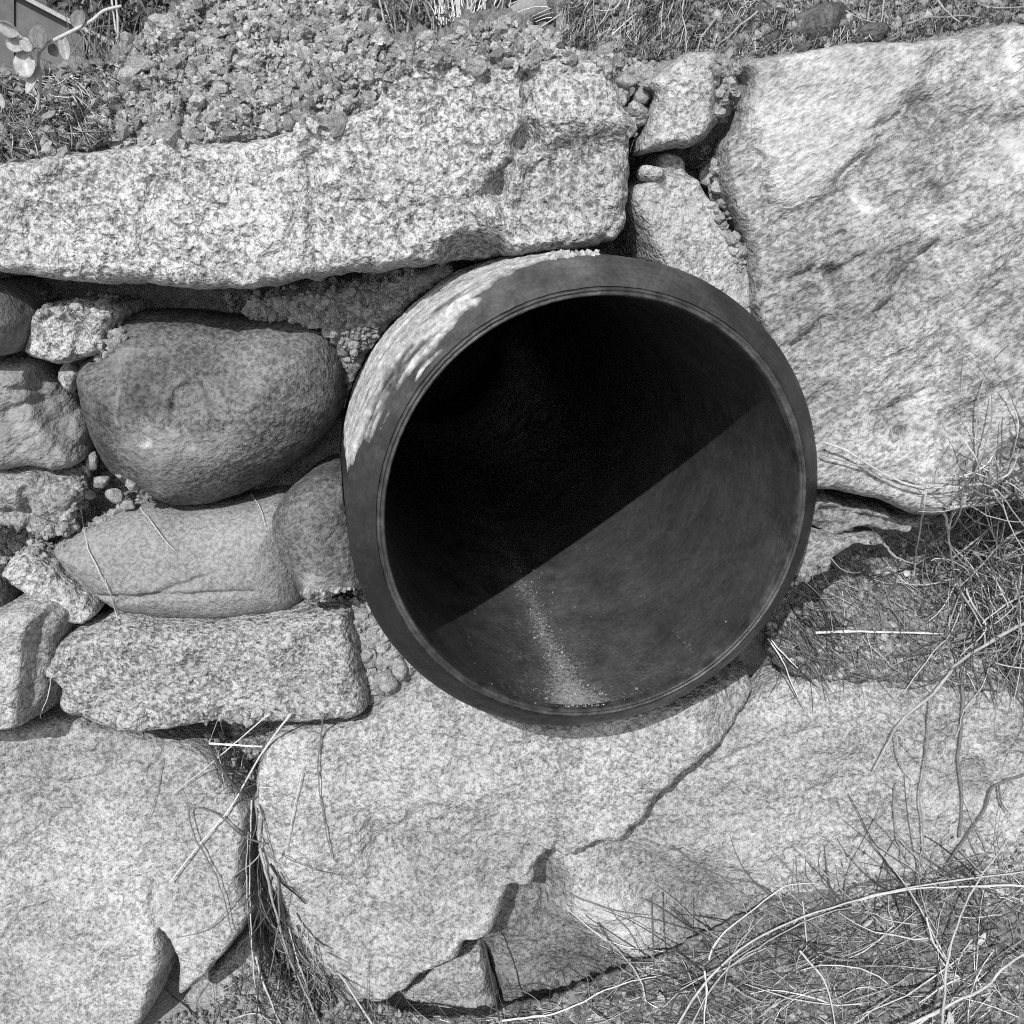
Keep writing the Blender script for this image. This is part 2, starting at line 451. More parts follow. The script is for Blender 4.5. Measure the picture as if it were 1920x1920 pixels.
stone([(1245, 128), (1290, 101), (1330, 101), (1360, 126), (1371, 150), (1367, 185), (1342, 235), (1318, 265), (1290, 274), (1240, 283), (1190, 292), (1196, 262), (1211, 225), (1222, 185), (1214, 155)],
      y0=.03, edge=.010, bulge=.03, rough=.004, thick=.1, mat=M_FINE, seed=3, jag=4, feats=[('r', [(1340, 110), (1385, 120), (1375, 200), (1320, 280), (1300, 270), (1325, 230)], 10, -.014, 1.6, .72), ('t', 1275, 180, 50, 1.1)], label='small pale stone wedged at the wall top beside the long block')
stone([(1183, 362), (1206, 338), (1236, 312), (1250, 285), (1285, 292), (1302, 335), (1332, 385), (1361, 430), (1386, 470), (1396, 510), (1404, 550), (1403, 590), (1385, 640), (1330, 640), (1262, 555), (1232, 492), (1207, 430), (1187, 390)],
      y0=.028, ax=.25, az=.1, edge=.006, bulge=.014, rough=.003, thick=.16, mat=M_FINE, seed=4, jag=2, shrink=.02, feats=[('r', [(1240, 270), (1300, 280), (1300, 330), (1255, 330), (1225, 315)], 10, -.016, 1, .8), ('t', 1300, 480, 60, 1.08)], label='narrow pale slab leaning against the pipe')  # upper end toned down to paint the shade under the stone above
stone([(1381, 126), (1440, 115), (1520, 100), (1600, 90), (1680, 88), (1760, 75), (1830, 58), (1870, 52), (1920, 58), (2060, 50), (2350, 80), (2350, 900), (2100, 960), (1920, 930), (1850, 935), (1780, 948), (1740, 960), (1700, 958), (1640, 932), (1600, 925), (1560, 915), (1500, 905), (1470, 850), (1440, 700), (1420, 640), (1404, 590), (1401, 520), (1395, 470), (1372, 410), (1347, 350), (1346, 290), (1351, 268), (1371, 240), (1386, 190), (1389, 158)],
      y0=.03, az=.08, edge=.012, bulge=.032, rough=.0095, rscale=13, fine=.0016, thick=.3, mat=M_FOLI, seed=5, jag=3, aniso=(math.radians(30), 1.8), name='boulder', label='largest boulder with slanting grain, right of the pipe',
      feats=[('r', [(1376, 132), (1440, 108), (1600, 90), (1730, 80), (1715, 125), (1690, 175), (1660, 215), (1635, 235), (1600, 295), (1560, 335), (1528, 372), (1490, 392), (1455, 397), (1430, 362), (1413, 310), (1398, 262), (1384, 225), (1376, 180)], 22, .009, .4, 1.27),
             ('d', 1790, 785, 28, .012), ('d', 1750, 790, 15, .008), ('d', 1665, 800, 13, .008), ('d', 1780, 860, 15, .008), ('d', 1860, 850, 20, .008), ('d', 1735, 365, 24, .009), ('d', 1535, 510, 14, .009), ('d', 1530, 600, 12, .007), ('d', 1705, 205, 22, .007), ('d', 1672, 505, 20, .010), ('d', 1655, 535, 14, .008),
             ('g', [(1630, 590), (1655, 555), (1695, 495), (1735, 455)], 7, .007), ('g', [(1618, 584), (1672, 556)], 5, .007), ('g', [(1525, 455), (1560, 440)], 4, .007), ('g', [(1600, 258), (1640, 240), (1660, 228)], 4, .004), ('g', [(1740, 200), (1800, 165)], 5, .005), ('g', [(1530, 520), (1560, 500), (1600, 480)], 5, .006), ('g', [(1408, 300), (1416, 360), (1430, 400)], 4, .005), ('g', [(1590, 305), (1560, 330), (1550, 350)], 5, .005),
             ('g', [(1650, 760), (1700, 735), (1720, 715)], 5, .005), ('g', [(1440, 530), (1470, 522), (1500, 505)], 4, .005), ('g', [(1710, 480), (1730, 460)], 5, .005), ('g', [(1600, 690), (1660, 660)], 4, .005), ('g', [(1800, 560), (1850, 530)], 4, .005), ('g', [(1450, 650), (1480, 640), (1500, 625)], 5, .006),
             ('w', [(1590, 350), (1586, 372), (1600, 395)], 9, 1.6), ('w', [(1512, 505), (1530, 545), (1536, 595)], 8, 1.6), ('w', [(1862, 80), (1856, 110), (1870, 150), (1866, 180)], 7, 1.6), ('w', [(1770, 600), (1830, 650), (1900, 690)], 9, 1.5), ('w', [(1730, 465), (1742, 500), (1755, 540)], 4, 1.5), ('w', [(1730, 425), (1770, 410)], 15, 1.55), ('w', [(1870, 290), (1895, 315)], 24, 1.4), ('w', [(1650, 352), (1675, 360)], 9, 1.5), ('w', [(1840, 390), (1880, 400)], 12, 1.4), ('w', [(1600, 395), (1620, 400)], 8, 1.5), ('w', [(1800, 330), (1850, 350)], 16, 1.3),
             ('r', [(1560, 790), (1640, 800), (1800, 830), (1880, 860), (1850, 930), (1740, 955), (1640, 925), (1545, 905)], 35, .006, .6, 1.15), ('r', [(1640, 240), (1760, 120), (1960, 80), (1960, 330), (1800, 300), (1720, 290)], 50, 0, 1, 1.18), ('t', 1780, 862, 22, .6), ('t', 1665, 800, 18, .7), ('t', 1860, 855, 30, .65), ('t', 1640, 520, 70, .8), ('t', 1735, 365, 24, .65), ('t', 1372, 330, 34, .72), ('t', 1705, 205, 30, .7), ('t', 1672, 505, 26, .6), ('t', 1540, 510, 18, .65), ('t', 1460, 500, 70, .86), ('t', 1700, 690, 90, 1.12), ('r', [(1420, 440), (1560, 400), (1660, 440), (1760, 420), (1900, 520), (1930, 620), (1760, 560), (1640, 620), (1500, 640), (1430, 560)], 60, 0, 1, .86), ('r', [(1560, 330), (1660, 240), (1760, 200), (1800, 240), (1700, 330), (1640, 420)], 40, 0, 1, .9)])  # dark spots over the dents paint their shade into the tone
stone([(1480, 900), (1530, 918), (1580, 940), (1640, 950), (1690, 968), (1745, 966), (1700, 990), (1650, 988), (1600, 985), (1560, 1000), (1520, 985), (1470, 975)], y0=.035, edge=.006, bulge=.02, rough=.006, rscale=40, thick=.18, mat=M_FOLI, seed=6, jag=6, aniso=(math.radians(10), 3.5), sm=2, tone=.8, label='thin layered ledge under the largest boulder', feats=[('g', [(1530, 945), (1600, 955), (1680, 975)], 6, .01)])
stone([(1470, 985), (1530, 992), (1580, 1003), (1640, 1000), (1650, 1015), (1600, 1016), (1575, 1024), (1556, 1042), (1545, 1062), (1505, 1078), (1450, 1085), (1440, 1010)], y0=.02, edge=.008, bulge=.022, rough=.004, rscale=40, thick=.16, mat=M_FOLI, seed=7, jag=4, sm=2, label='broken lower ledge beside the pipe with a bright edge', feats=[('w', [(1500, 1076), (1540, 1060), (1555, 1040)], 7, 1.5)])
# left column of the wall
stone([(228, 590), (300, 583), (380, 588), (450, 595), (520, 598), (580, 606), (618, 628), (640, 680), (646, 730), (640, 772), (610, 820), (560, 865), (500, 902), (430, 931), (370, 941), (318, 935), (260, 910), (211, 870), (181, 810), (160, 742), (156, 692), (174, 664), (204, 648), (214, 618)],
      y0=.075, edge=.10, bulge=.095, power=1.9, rough=.0035, rscale=14, fine=.0006, thick=.12, mat=M_COBB, seed=8, jag=2, name='cobble', label='big rounded grey boulder left of the pipe',
      feats=[('g', [(372, 735), (378, 708), (396, 698), (420, 700)], 5, .006), ('g', [(376, 735), (395, 765), (410, 795)], 5, .005), ('g', [(478, 715), (478, 760)], 4, .004), ('d', 365, 740, 26, .004), ('w', [(278, 705), (274, 740), (276, 760)], 4, 1.7), ('w', [(322, 800), (334, 795)], 6, 2.3), ('t', 300, 790, 55, 1.45), ('t', 450, 810, 45, 1.45), ('t', 350, 850, 60, 1.3), ('t', 270, 670, 30, 1.4), ('t', 330, 720, 60, .62), ('t', 500, 690, 80, 1.14), ('t', 400, 640, 60, 1.08), ('t', 230, 830, 50, .7), ('t', 380, 800, 45, 1.35), ('t', 520, 640, 60, 1.06), ('t', 590, 760, 40, .75), ('t', 470, 880, 70, .75), ('w', [(415, 690), (440, 720), (436, 760)], 4, .55), ('w', [(250, 650), (330, 640)], 9, 1.3), ('d', 420, 730, 12, .003), ('d', 440, 770, 8, .003), ('d', 370, 690, 9, .002), ('t', 560, 840, 60, .65), ('t', 240, 850, 60, .8)])
stone([(62, 640), (66, 600), (86, 573), (130, 561), (182, 562), (228, 570), (236, 590), (222, 610), (208, 645), (193, 664), (160, 671), (130, 680), (92, 671), (57, 657)], y0=.045, edge=.012, bulge=.028, rough=.005, rscale=35, thick=.12, mat=M_COARSE, seed=9, jag=4, feats=[('d', 170, 620, 22, .010), ('g', [(150, 570), (165, 610), (160, 660)], 6, .006)], label='small pale pitted stone under the long block')
stone([(-180, 560), (-40, 527), (10, 540), (41, 570), (57, 600), (50, 635), (26, 660), (-10, 667), (-100, 660), (-180, 640)], y0=.022, edge=.05, bulge=.055, power=2, rough=.003, thick=.12, mat=M_COBB, seed=10, jag=1.5, name='cobble', tone=1.35, label='round cobble cut by the left edge of the photo')
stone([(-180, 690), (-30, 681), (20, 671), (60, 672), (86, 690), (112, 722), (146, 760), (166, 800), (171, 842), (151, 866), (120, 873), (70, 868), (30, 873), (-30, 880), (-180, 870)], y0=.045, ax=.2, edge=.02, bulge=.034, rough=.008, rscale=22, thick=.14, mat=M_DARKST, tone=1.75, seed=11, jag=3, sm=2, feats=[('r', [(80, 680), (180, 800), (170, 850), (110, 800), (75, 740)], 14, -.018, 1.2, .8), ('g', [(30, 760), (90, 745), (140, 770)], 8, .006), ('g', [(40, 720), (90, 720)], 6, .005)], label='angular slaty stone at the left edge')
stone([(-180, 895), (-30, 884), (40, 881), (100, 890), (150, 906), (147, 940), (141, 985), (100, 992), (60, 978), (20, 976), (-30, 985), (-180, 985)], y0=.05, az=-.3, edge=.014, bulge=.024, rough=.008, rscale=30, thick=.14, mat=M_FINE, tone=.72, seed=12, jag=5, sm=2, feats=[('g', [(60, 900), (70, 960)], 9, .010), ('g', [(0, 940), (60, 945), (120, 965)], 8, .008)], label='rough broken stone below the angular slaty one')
stone([(8, 1069), (40, 1040), (82, 1042), (131, 1085), (171, 1115), (191, 1140), (166, 1162), (130, 1160), (108, 1143), (60, 1110)], y0=.03, ax=.1, edge=.008, bulge=.02, rough=.003, thick=.08, mat=M_COARSE, seed=13, jag=3, sm=2, label='small pale slab tilted down to the right')
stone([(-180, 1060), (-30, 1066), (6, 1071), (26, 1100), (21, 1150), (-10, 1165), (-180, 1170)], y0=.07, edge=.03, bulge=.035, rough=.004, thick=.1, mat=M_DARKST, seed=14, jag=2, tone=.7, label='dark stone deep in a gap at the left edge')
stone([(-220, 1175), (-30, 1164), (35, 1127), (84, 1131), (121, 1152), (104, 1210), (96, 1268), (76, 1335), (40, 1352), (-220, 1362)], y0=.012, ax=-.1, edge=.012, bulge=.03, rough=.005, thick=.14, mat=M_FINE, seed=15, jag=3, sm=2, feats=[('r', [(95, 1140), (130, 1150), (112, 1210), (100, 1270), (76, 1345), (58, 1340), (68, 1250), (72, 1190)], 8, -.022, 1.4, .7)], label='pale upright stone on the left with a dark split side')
stone([(114, 1012), (160, 985), (230, 956), (290, 946), (350, 950), (420, 945), (480, 938), (530, 930), (560, 960), (575, 1040), (578, 1090), (572, 1120), (550, 1134), (500, 1143), (420, 1151), (330, 1151), (250, 1139), (209, 1120), (170, 1090), (131, 1050)], y0=.066, edge=.05, bulge=.06, power=2.1, rough=.0022, rscale=14, fine=.0003, thick=.14, mat=M_SMOOTH, seed=16, jag=1, name='cobble', label='smooth flat river stone below the big rounded boulder',
      feats=[('g', [(205, 1090), (300, 1081), (420, 1076), (500, 1072)], 4, .006), ('g', [(255, 1096), (330, 1074), (415, 1044)], 3.5, .005), ('g', [(150, 1030), (190, 1075), (215, 1110)], 6, .003), ('t', 430, 1120, 60, 1.1), ('t', 300, 1040, 60, 1.08), ('g', [(365, 960), (368, 1000)], 3, .002)])
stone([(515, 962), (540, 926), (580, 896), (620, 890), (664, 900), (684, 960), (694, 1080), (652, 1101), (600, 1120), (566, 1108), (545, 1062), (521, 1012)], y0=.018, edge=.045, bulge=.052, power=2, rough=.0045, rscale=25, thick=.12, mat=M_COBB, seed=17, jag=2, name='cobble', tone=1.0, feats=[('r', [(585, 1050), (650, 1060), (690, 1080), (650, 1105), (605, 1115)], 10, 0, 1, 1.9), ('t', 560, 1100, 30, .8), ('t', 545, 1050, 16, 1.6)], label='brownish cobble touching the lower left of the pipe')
stone([(106, 1232), (120, 1196), (141, 1171), (200, 1156), (250, 1146), (330, 1151), (420, 1153), (500, 1144), (580, 1132), (648, 1126), (665, 1150), (681, 1220), (696, 1288), (690, 1314), (640, 1325), (560, 1331), (480, 1333), (380, 1336), (330, 1346), (270, 1350), (210, 1336), (151, 1318), (131, 1290), (134, 1268), (108, 1250)], y0=.038, edge=.012, bulge=.042, rough=.006, rscale=26, fine=.0014, shrink=.22, thick=.12, mat=M_COARSE, tone=.86, seed=18, jag=3, sm=3, label='flat rectangular granite block under the river stone',
      feats=[('g', [(395, 1220), (410, 1190), (430, 1170)], 6, .004), ('t', 400, 1210, 70, .85), ('d', 420, 1330, 20, .008)])
# the base boulders
stone([(-400, 1345), (-30, 1340), (60, 1346), (110, 1330), (150, 1322), (200, 1346), (262, 1356), (318, 1372), (352, 1374), (400, 1388), (442, 1440), (481, 1500), (474, 1560), (468, 1640), (488, 1690), (437, 1762), (385, 1818), (347, 1846), (347, 1800), (345, 1772), (338, 1746), (324, 1722), (317, 1728), (327, 1752), (322, 1792), (307, 1822), (287, 1883), (255, 1930), (220, 2000), (-400, 2000)],
      y0=.05, az=.17, edge=.009, bulge=.036, rough=.008, rscale=13, fine=.0013, thick=.3, mat=M_FINE, seed=19, jag=2, sm=2, name='boulder', label='broad pale boulder in the lower left corner with a cleft',
      feats=[('g', [(302, 1630), (303, 1680), (322, 1726)], 4, .010), ('g', [(320, 1360), (322, 1392), (305, 1420)], 4, .005), ('g', [(60, 1440), (170, 1442), (210, 1434), (228, 1410)], 4, .005), ('g', [(100, 1400), (200, 1410), (330, 1350)], 25, .004), ('t', 90, 1400, 90, .84), ('t', 60, 1830, 40, .8), ('t', 230, 1560, 90, 1.06), ('t', 150, 1720, 70, .9), ('g', [(40, 1690), (120, 1670), (200, 1700)], 5, .004), ('d', 60, 1830, 22, .004), ('g', [(30, 1580), (150, 1500), (300, 1470)], 10, .003), ('t', 350, 1450, 60, .9), ('d', 80, 1390, 50, .006)])
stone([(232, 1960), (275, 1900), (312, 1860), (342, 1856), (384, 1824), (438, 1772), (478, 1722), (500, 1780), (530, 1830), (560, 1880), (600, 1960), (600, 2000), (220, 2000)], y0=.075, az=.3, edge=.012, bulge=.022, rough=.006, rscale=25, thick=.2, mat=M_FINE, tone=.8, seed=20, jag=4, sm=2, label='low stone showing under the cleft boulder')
stone([(505, 1385), (530, 1346), (600, 1336), (690, 1319), (703, 1300), (742, 1279), (780, 1250), (820, 1215), (900, 1262), (1000, 1320), (1100, 1320), (1250, 1290), (1380, 1265), (1420, 1300), (1385, 1362), (1312, 1402), (1262, 1440), (1221, 1490), (1181, 1538), (1150, 1556), (1100, 1562), (1060, 1580), (1031, 1574), (1008, 1606), (1000, 1638), (962, 1644), (938, 1690), (925, 1722), (890, 1736), (850, 1768), (800, 1798), (768, 1822), (722, 1846), (690, 1838), (640, 1800), (600, 1761), (560, 1722), (530, 1652), (501, 1590), (491, 1520), (491, 1450)],
      y0=.040, ax=-.025, az=.13, edge=.011, bulge=.044, rough=.008, rscale=15, fine=.0018, thick=.3, mat=M_FINE, tone=1.0, seed=21, jag=5, sm=2, name='boulder', label='large speckled boulder directly under the pipe',
      feats=[('r', [(1345, 1230), (1460, 1230), (1460, 1420), (1375, 1420), (1350, 1340)], 60, -.05), ('t', 790, 1600, 110, .86), ('t', 640, 1400, 80, 1.08), ('t', 1150, 1480, 90, 1.06), ('t', 600, 1690, 50, .9), ('g', [(760, 1330), (900, 1372), (1010, 1365)], 4, .003), ('g', [(560, 1560), (640, 1600), (760, 1700)], 6, .004), ('d', 712, 1545, 22, .010), ('d', 705, 1525, 14, .006), ('g', [(700, 1560), (760, 1520), (815, 1480)], 8, .004), ('r', [(720, 1560), (815, 1485), (960, 1530), (1010, 1580), (930, 1680), (820, 1640), (750, 1600)], 40, -.008, 1.3, .93), ('g', [(1030, 1572), (1055, 1540)], 5, .006), ('t', 560, 1420, 50, 1.08), ('d', 875, 1740, 16, .010), ('r', [(505, 1385), (600, 1340), (595, 1500), (620, 1640), (510, 1560)], 20, .004, .5, 1.06)])
stone([(1330, 1335), (1400, 1300), (1450, 1272), (1500, 1258), (1600, 1243), (1700, 1233), (1800, 1228), (1960, 1235), (2350, 1230), (2350, 2000), (900, 2000), (930, 1880), (915, 1800), (880, 1730), (900, 1660), (960, 1600), (1050, 1540), (1150, 1510), (1230, 1440)],
      y0=.076, az=.05, edge=.03, bulge=.034, rough=.009, rscale=12, fine=.0013, thick=.3, mat=M_FINE, tone=1.02, seed=22, jag=3, sm=2, aniso=(math.radians(-15), 1.5), name='boulder', label='wide pale boulder in the lower right behind the dry twigs',
      feats=[('r', [(900, 1720), (960, 1640), (1030, 1590), (1070, 1640), (1060, 1690), (1190, 1770), (1220, 1830), (1100, 1900), (930, 1900)], 34, -.018, 1.3, .55), ('r', [(1060, 1640), (1140, 1640), (1215, 1690), (1210, 1755), (1160, 1760), (1090, 1700)], 30, .010, 1, 1.45), ('g', [(1020, 1640), (1018, 1670), (1015, 1700)], 10, .008), ('g', [(1290, 1425), (1380, 1385), (1450, 1360), (1520, 1340)], 5, .004), ('g', [(1535, 1330), (1600, 1328), (1650, 1360)], 4, .004), ('g', [(1490, 1462), (1560, 1440), (1620, 1430)], 4, .004), ('g', [(1520, 1535), (1580, 1542), (1640, 1545)], 3, .003),  # sunken face toned down for its shade, bright facet toned up
             ('t', 1260, 1620, 90, .85), ('r', [(1150, 1560), (1300, 1580), (1420, 1640), (1380, 1720), (1220, 1680)], 40, -.010, 1.2, .8), ('d', 1800, 1430, 30, .006), ('t', 1805, 1440, 40, .72), ('t', 1880, 1350, 60, .75), ('g', [(1440, 1600), (1436, 1640)], 4, .004)])
stone([(742, 1892), (771, 1832), (801, 1803), (850, 1778), (900, 1768), (920, 1840), (936, 1902), (900, 1960), (760, 1960)], y0=.035, az=.15, edge=.010, bulge=.022, rough=.004, thick=.12, mat=M_FINE, tone=1.05, seed=23, jag=3, sm=2, label='small pale triangular stone at the bottom of the photo')

slab('packed_earth', [(470, 560), (600, 545), (720, 525), (800, 505), (850, 500), (800, 540), (740, 600), (690, 665), (668, 730), (640, 740), (640, 690), (618, 632), (580, 608), (480, 600)], y0=.075, az=-.35, edge=.02, bulge=.012, rough=.007, rscale=25, fine=.003, thick=.06, mat=M_SOIL, tone=.9, parent=wall, seed=92, sm=2, jag=5, lump=(.004, 75), kind='stuff', label='dry crumbly soil packed between the big rounded boulder and the pipe')
slab('packed_earth', [(660, 1130), (700, 1110), (740, 1180), (800, 1260), (760, 1290), (700, 1320), (680, 1290)], y0=.04, edge=.01, bulge=.006, rough=.006, rscale=30, fine=.003, thick=.06, mat=M_SOIL, tone=.9, parent=wall, seed=93, sm=2, jag=3, lump=(.004, 80), kind='stuff', label='cracked soil between the flat block and the pipe')

# pebbles caught in the joints
def rock(name, u, v, y, r, sq=(1, 1, .8), seed=0, mat=None, parent=None, tone=1.0, rot=0.0, sub=4):
    c = at(u, v, y)
    th = np.linspace(0, math.pi, 4 * sub + 1); ph = np.linspace(0, 2 * math.pi, 8 * sub + 1)[:-1]
    T, Pp = np.meshgrid(th, ph, indexing='ij'); d = np.column_stack([(np.sin(T) * np.cos(Pp)).ravel(), (np.sin(T) * np.sin(Pp)).ravel(), np.cos(T).ravel()])
    g = np.random.default_rng(seed); rr = np.full(len(d), 1.25)
    for k in range(11):                                               # facets: a ball cut by planes
        nrm = g.normal(size=3); nrm /= np.linalg.norm(nrm); c_ = g.uniform(.62, .92); dp = d @ nrm
        rr = np.where(dp > 1e-3, np.minimum(rr, c_ / np.maximum(dp, 1e-3)), rr)
    rr = r * (rr + .10 * fbm(d * 3.2 + seed * 3.1, 3, seed))
    V = d * rr[:, None] * np.array([sq[0], sq[1], sq[2]]); ca, sa = math.cos(rot), math.sin(rot)
    V = np.column_stack([V[:, 0] * ca - V[:, 2] * sa, V[:, 1], V[:, 0] * sa + V[:, 2] * ca]) + c
    nT, nP = T.shape; i = np.arange(nT * nP).reshape(nT, nP); j = np.roll(i, -1, 1)
    Q = np.stack([i[:-1], i[1:], j[1:], j[:-1]], -1).reshape(-1, 4)
    return mk(name, V, Q, None, mat, np.full(len(V), tone), parent, True)


for k, (u, v, y, r, sx, sz, rot) in enumerate([(1219, 325, .01, .010, 1.15, .75, .35), (1190, 213, .02, .012, 1.1, .9, 0), (1165, 180, .025, .010, 1, .8, 0), (1205, 178, .03, .010, 1, .9, .3), (1178, 240, .03, .008, 1, .9, 0), (1172, 152, .02, .009, 1.2, .8, 0),
                                               (130, 706, .05, .013, 1, 1.0, .4), (1335, 335, .06, .012, .9, 1.1, 0), (725, 1272, .02, .013, 1, .85, .3), (705, 1195, .03, .012, 1, 1.1, .2), (735, 1225, .03, .012, 1, 1, .5), (715, 1240, .035, .010, 1.2, .8, 0), (690, 1160, .03, .011, .9, 1, 0),
                                               (748, 1258, .02, .010, .8, 1.2, .3), (175, 862, .06, .008, .8, 1.1, 0), (190, 905, .06, .009, 1, .8, .3), (215, 930, .055, .008, 1.2, .8, 0), (490, 585, .08, .010, 1.1, .8, 0), (1370, 480, .05, .007, .8, 1.2, 0), (1388, 500, .05, .006, .8, 1.1, 0), (163, 925, .06, .009, 1, .8, 0), (240, 948, .055, .007, 1.3, .7, 0)]):
    rock('pebble', u, v, y, r, (sx, 1, sz), k + 30, M_SOIL if k not in (0, 1, 6) else M_FINE, wall, 1.0, rot, 3)

# ------------------------------------------------------------------ soil and litter banks on, behind and before the wall
heap = slab('soil_heap', [(150, 290), (180, 200), (205, 130), (215, 105), (240, 85), (280, 60), (320, 30), (350, 8), (420, -12), (500, -14), (560, -2), (600, 14), (650, 6), (692, 14), (708, 42), (718, 76), (770, 88), (788, 68), (806, 66), (818, 82), (870, 62), (905, 52), (950, 40), (1010, 60), (1060, 92), (1110, 102), (1200, 118), (1240, 135), (1240, 180), (1100, 170), (900, 170), (740, 200), (640, 260), (400, 300), (200, 330)],
            plane=(at(500, 285, .045), (0, -.72, .69)), edge=.03, bulge=.012, rough=.019, rscale=20, fine=.005, thick=.1, mat=M_SOIL, tone=.6, seed=51, jag=7, step=4, lump=(.008, 75), sm=2)  # base tone lowered to paint deeper shade between the crumbs
tag(heap, 'heap of dry crumbly soil on top of the long block', 'soil heap', None, 'stuff')
weed_bank = slab('weed_bank', [(-420, 150), (-60, 135), (60, 130), (150, 125), (222, 118), (236, 170), (228, 250), (180, 285), (100, 296), (40, 306), (-60, 320), (-420, 345), (-420, 380), (0, 360), (200, 330), (200, 330)],
                 plane=(at(100, 295, .04), (0, -.66, .75)), edge=.02, bulge=.006, rough=.012, rscale=18, fine=.003, thick=.1, mat=M_LITTER, seed=52, jag=4, lump=(.004, 70), sm=0)
tag(weed_bank, 'weedy litter-covered bank at the top left of the wall', 'bank', None, 'structure')
top_bank = slab('grass_bank', [(1030, 150), (1045, 60), (1030, -60), (1030, -160), (2350, -160), (2350, 150), (1900, 120), (1700, 140), (1380, 190), (1200, 170)],
                plane=(at(1400, 125, .085), (0, -.62, .78)), edge=.03, bulge=.01, rough=.014, rscale=12, fine=.003, thick=.1, mat=M_LITTER, tone=1.1, seed=53, jag=5, lump=(.004, 60), sm=0)
tag(top_bank, 'bank of matted dry grass behind the largest boulder', 'bank', None, 'structure')
ledge = slab('soil_ledge', [(1430, 1090), (1500, 1075), (1560, 1035), (1620, 1010), (1700, 990), (1780, 955), (1880, 900), (1960, 870), (2350, 860), (2350, 1330), (1900, 1300), (1700, 1275), (1560, 1272), (1490, 1262), (1440, 1215)],
             plane=(at(1650, 1250, .072), (0, -.84, .54)), edge=.02, bulge=.004, rough=.012, rscale=16, fine=.003, thick=.08, mat=M_LITTER, tone=1.1, seed=54, jag=5, lump=(.004, 65), sm=0)
tag(ledge, 'ledge of soil and dry litter right of the pipe, between two boulders', 'ledge', None, 'structure')
foot = slab('litter_bank', [(560, 1990), (590, 1930), (640, 1880), (720, 1885), (800, 1905), (900, 1905), (980, 1880), (1060, 1860), (1150, 1820), (1230, 1795), (1330, 1745), (1440, 1690), (1560, 1655), (1700, 1632), (1800, 1610), (1960, 1580), (2350, 1560), (2350, 2250), (560, 2250)],
            plane=(at(1400, 1760, .017), (0, -.72, .69)), edge=.02, bulge=.006, rough=.018, rscale=10, fine=.003, thick=.12, mat=M_LITTER, seed=55, jag=6, lump=(.005, 60), sm=0)
tag(foot, 'bank of litter and dry grass along the foot of the wall', 'bank', None, 'structure')

BVH = BVHTree.FromPolygons(np.vstack(SURF_V).tolist(), SURF_F)


def hit(u, v):
    d = rays([(u, v)])[0]; d /= np.linalg.norm(d)
    l, nn, i, t = BVH.ray_cast(Vector(CAM), Vector(d))
    return (None, None, None) if l is None else (np.array(l), t, d)


def drape(pts, off, default=1.0, hold=.05):
    """photo points laid on whatever surface they cross; off = lift towards the viewer"""
    out, last = [], None
    offs = off if hasattr(off, '__len__') else [off] * len(pts)
    for (u, v), o_ in zip(pts, offs):
        l, t, d = hit(u, v)
        if l is None:
            d = rays([(u, v)])[0]; d /= np.linalg.norm(d); t = last if last else default
        if last is not None and abs(t - last) > hold: t = last + math.copysign(hold * .25, t - last)
        last = t; out.append(CAM + d * (t - o_))
    return np.array(out)


# ------------------------------------------------------------------ tubes and crumbs in bulk
def tubes(lines, sides=4):
    """lines: [(points, radii, tone)] -> V, quads, tone"""
    Vs, Qs, Ts, n0 = [], [], [], 0
    for P, r, tn in lines:
        P = np.asarray(P, float); N = len(P); T = np.gradient(P, axis=0); T /= np.linalg.norm(T, axis=1)[:, None] + 1e-12
        A = np.cross(T, np.array([.13, -.9, .41])); A /= np.linalg.norm(A, axis=1)[:, None] + 1e-12; B = np.cross(T, A)
        a = np.arange(sides) * 2 * math.pi / sides
        r = np.broadcast_to(np.asarray(r, float), (N,))
        ring = P[:, None] + r[:, None, None] * (np.cos(a)[None, :, None] * A[:, None] + np.sin(a)[None, :, None] * B[:, None])
        Vs.append(ring.reshape(-1, 3)); i = np.arange(N * sides).reshape(N, sides) + n0; j = np.roll(i, -1, 1)
        Qs.append(np.stack([i[:-1], j[:-1], j[1:], i[1:]], -1).reshape(-1, 4)); Ts.append(np.full(N * sides, tn)); n0 += N * sides
    return np.vstack(Vs), np.concatenate(Qs), np.concatenate(Ts)


PHI = (1 + 5 ** .5) / 2
ICO_V = np.array([(-1, PHI, 0), (1, PHI, 0), (-1, -PHI, 0), (1, -PHI, 0), (0, -1, PHI), (0, 1, PHI), (0, -1, -PHI), (0, 1, -PHI), (PHI, 0, -1), (PHI, 0, 1), (-PHI, 0, -1), (-PHI, 0, 1)]) / math.sqrt(1 + PHI ** 2)
ICO_F = np.array([(0, 11, 5), (0, 5, 1), (0, 1, 7), (0, 7, 10), (0, 10, 11), (1, 5, 9), (5, 11, 4), (11, 10, 2), (10, 7, 6), (7, 1, 8), (3, 9, 4), (3, 4, 2), (3, 2, 6), (3, 6, 8), (3, 8, 9), (4, 9, 5), (2, 4, 11), (6, 2, 10), (8, 6, 7), (9, 8, 1)])


def ico2():
    V = ICO_V.tolist(); F = []; cache = {}
    def mid(a, b):
        k = (min(a, b), max(a, b))
        if k not in cache:
            p = (np.array(V[a]) + np.array(V[b])); p /= np.linalg.norm(p); cache[k] = len(V); V.append(p.tolist())
        return cache[k]
    for a, b, c in ICO_F:
        x, y, z = mid(a, b), mid(b, c), mid(c, a); F += [(a, x, z), (x, b, y), (z, y, c), (x, y, z)]
    return np.array(V), np.array(F)


IV2, IF2 = ico2()


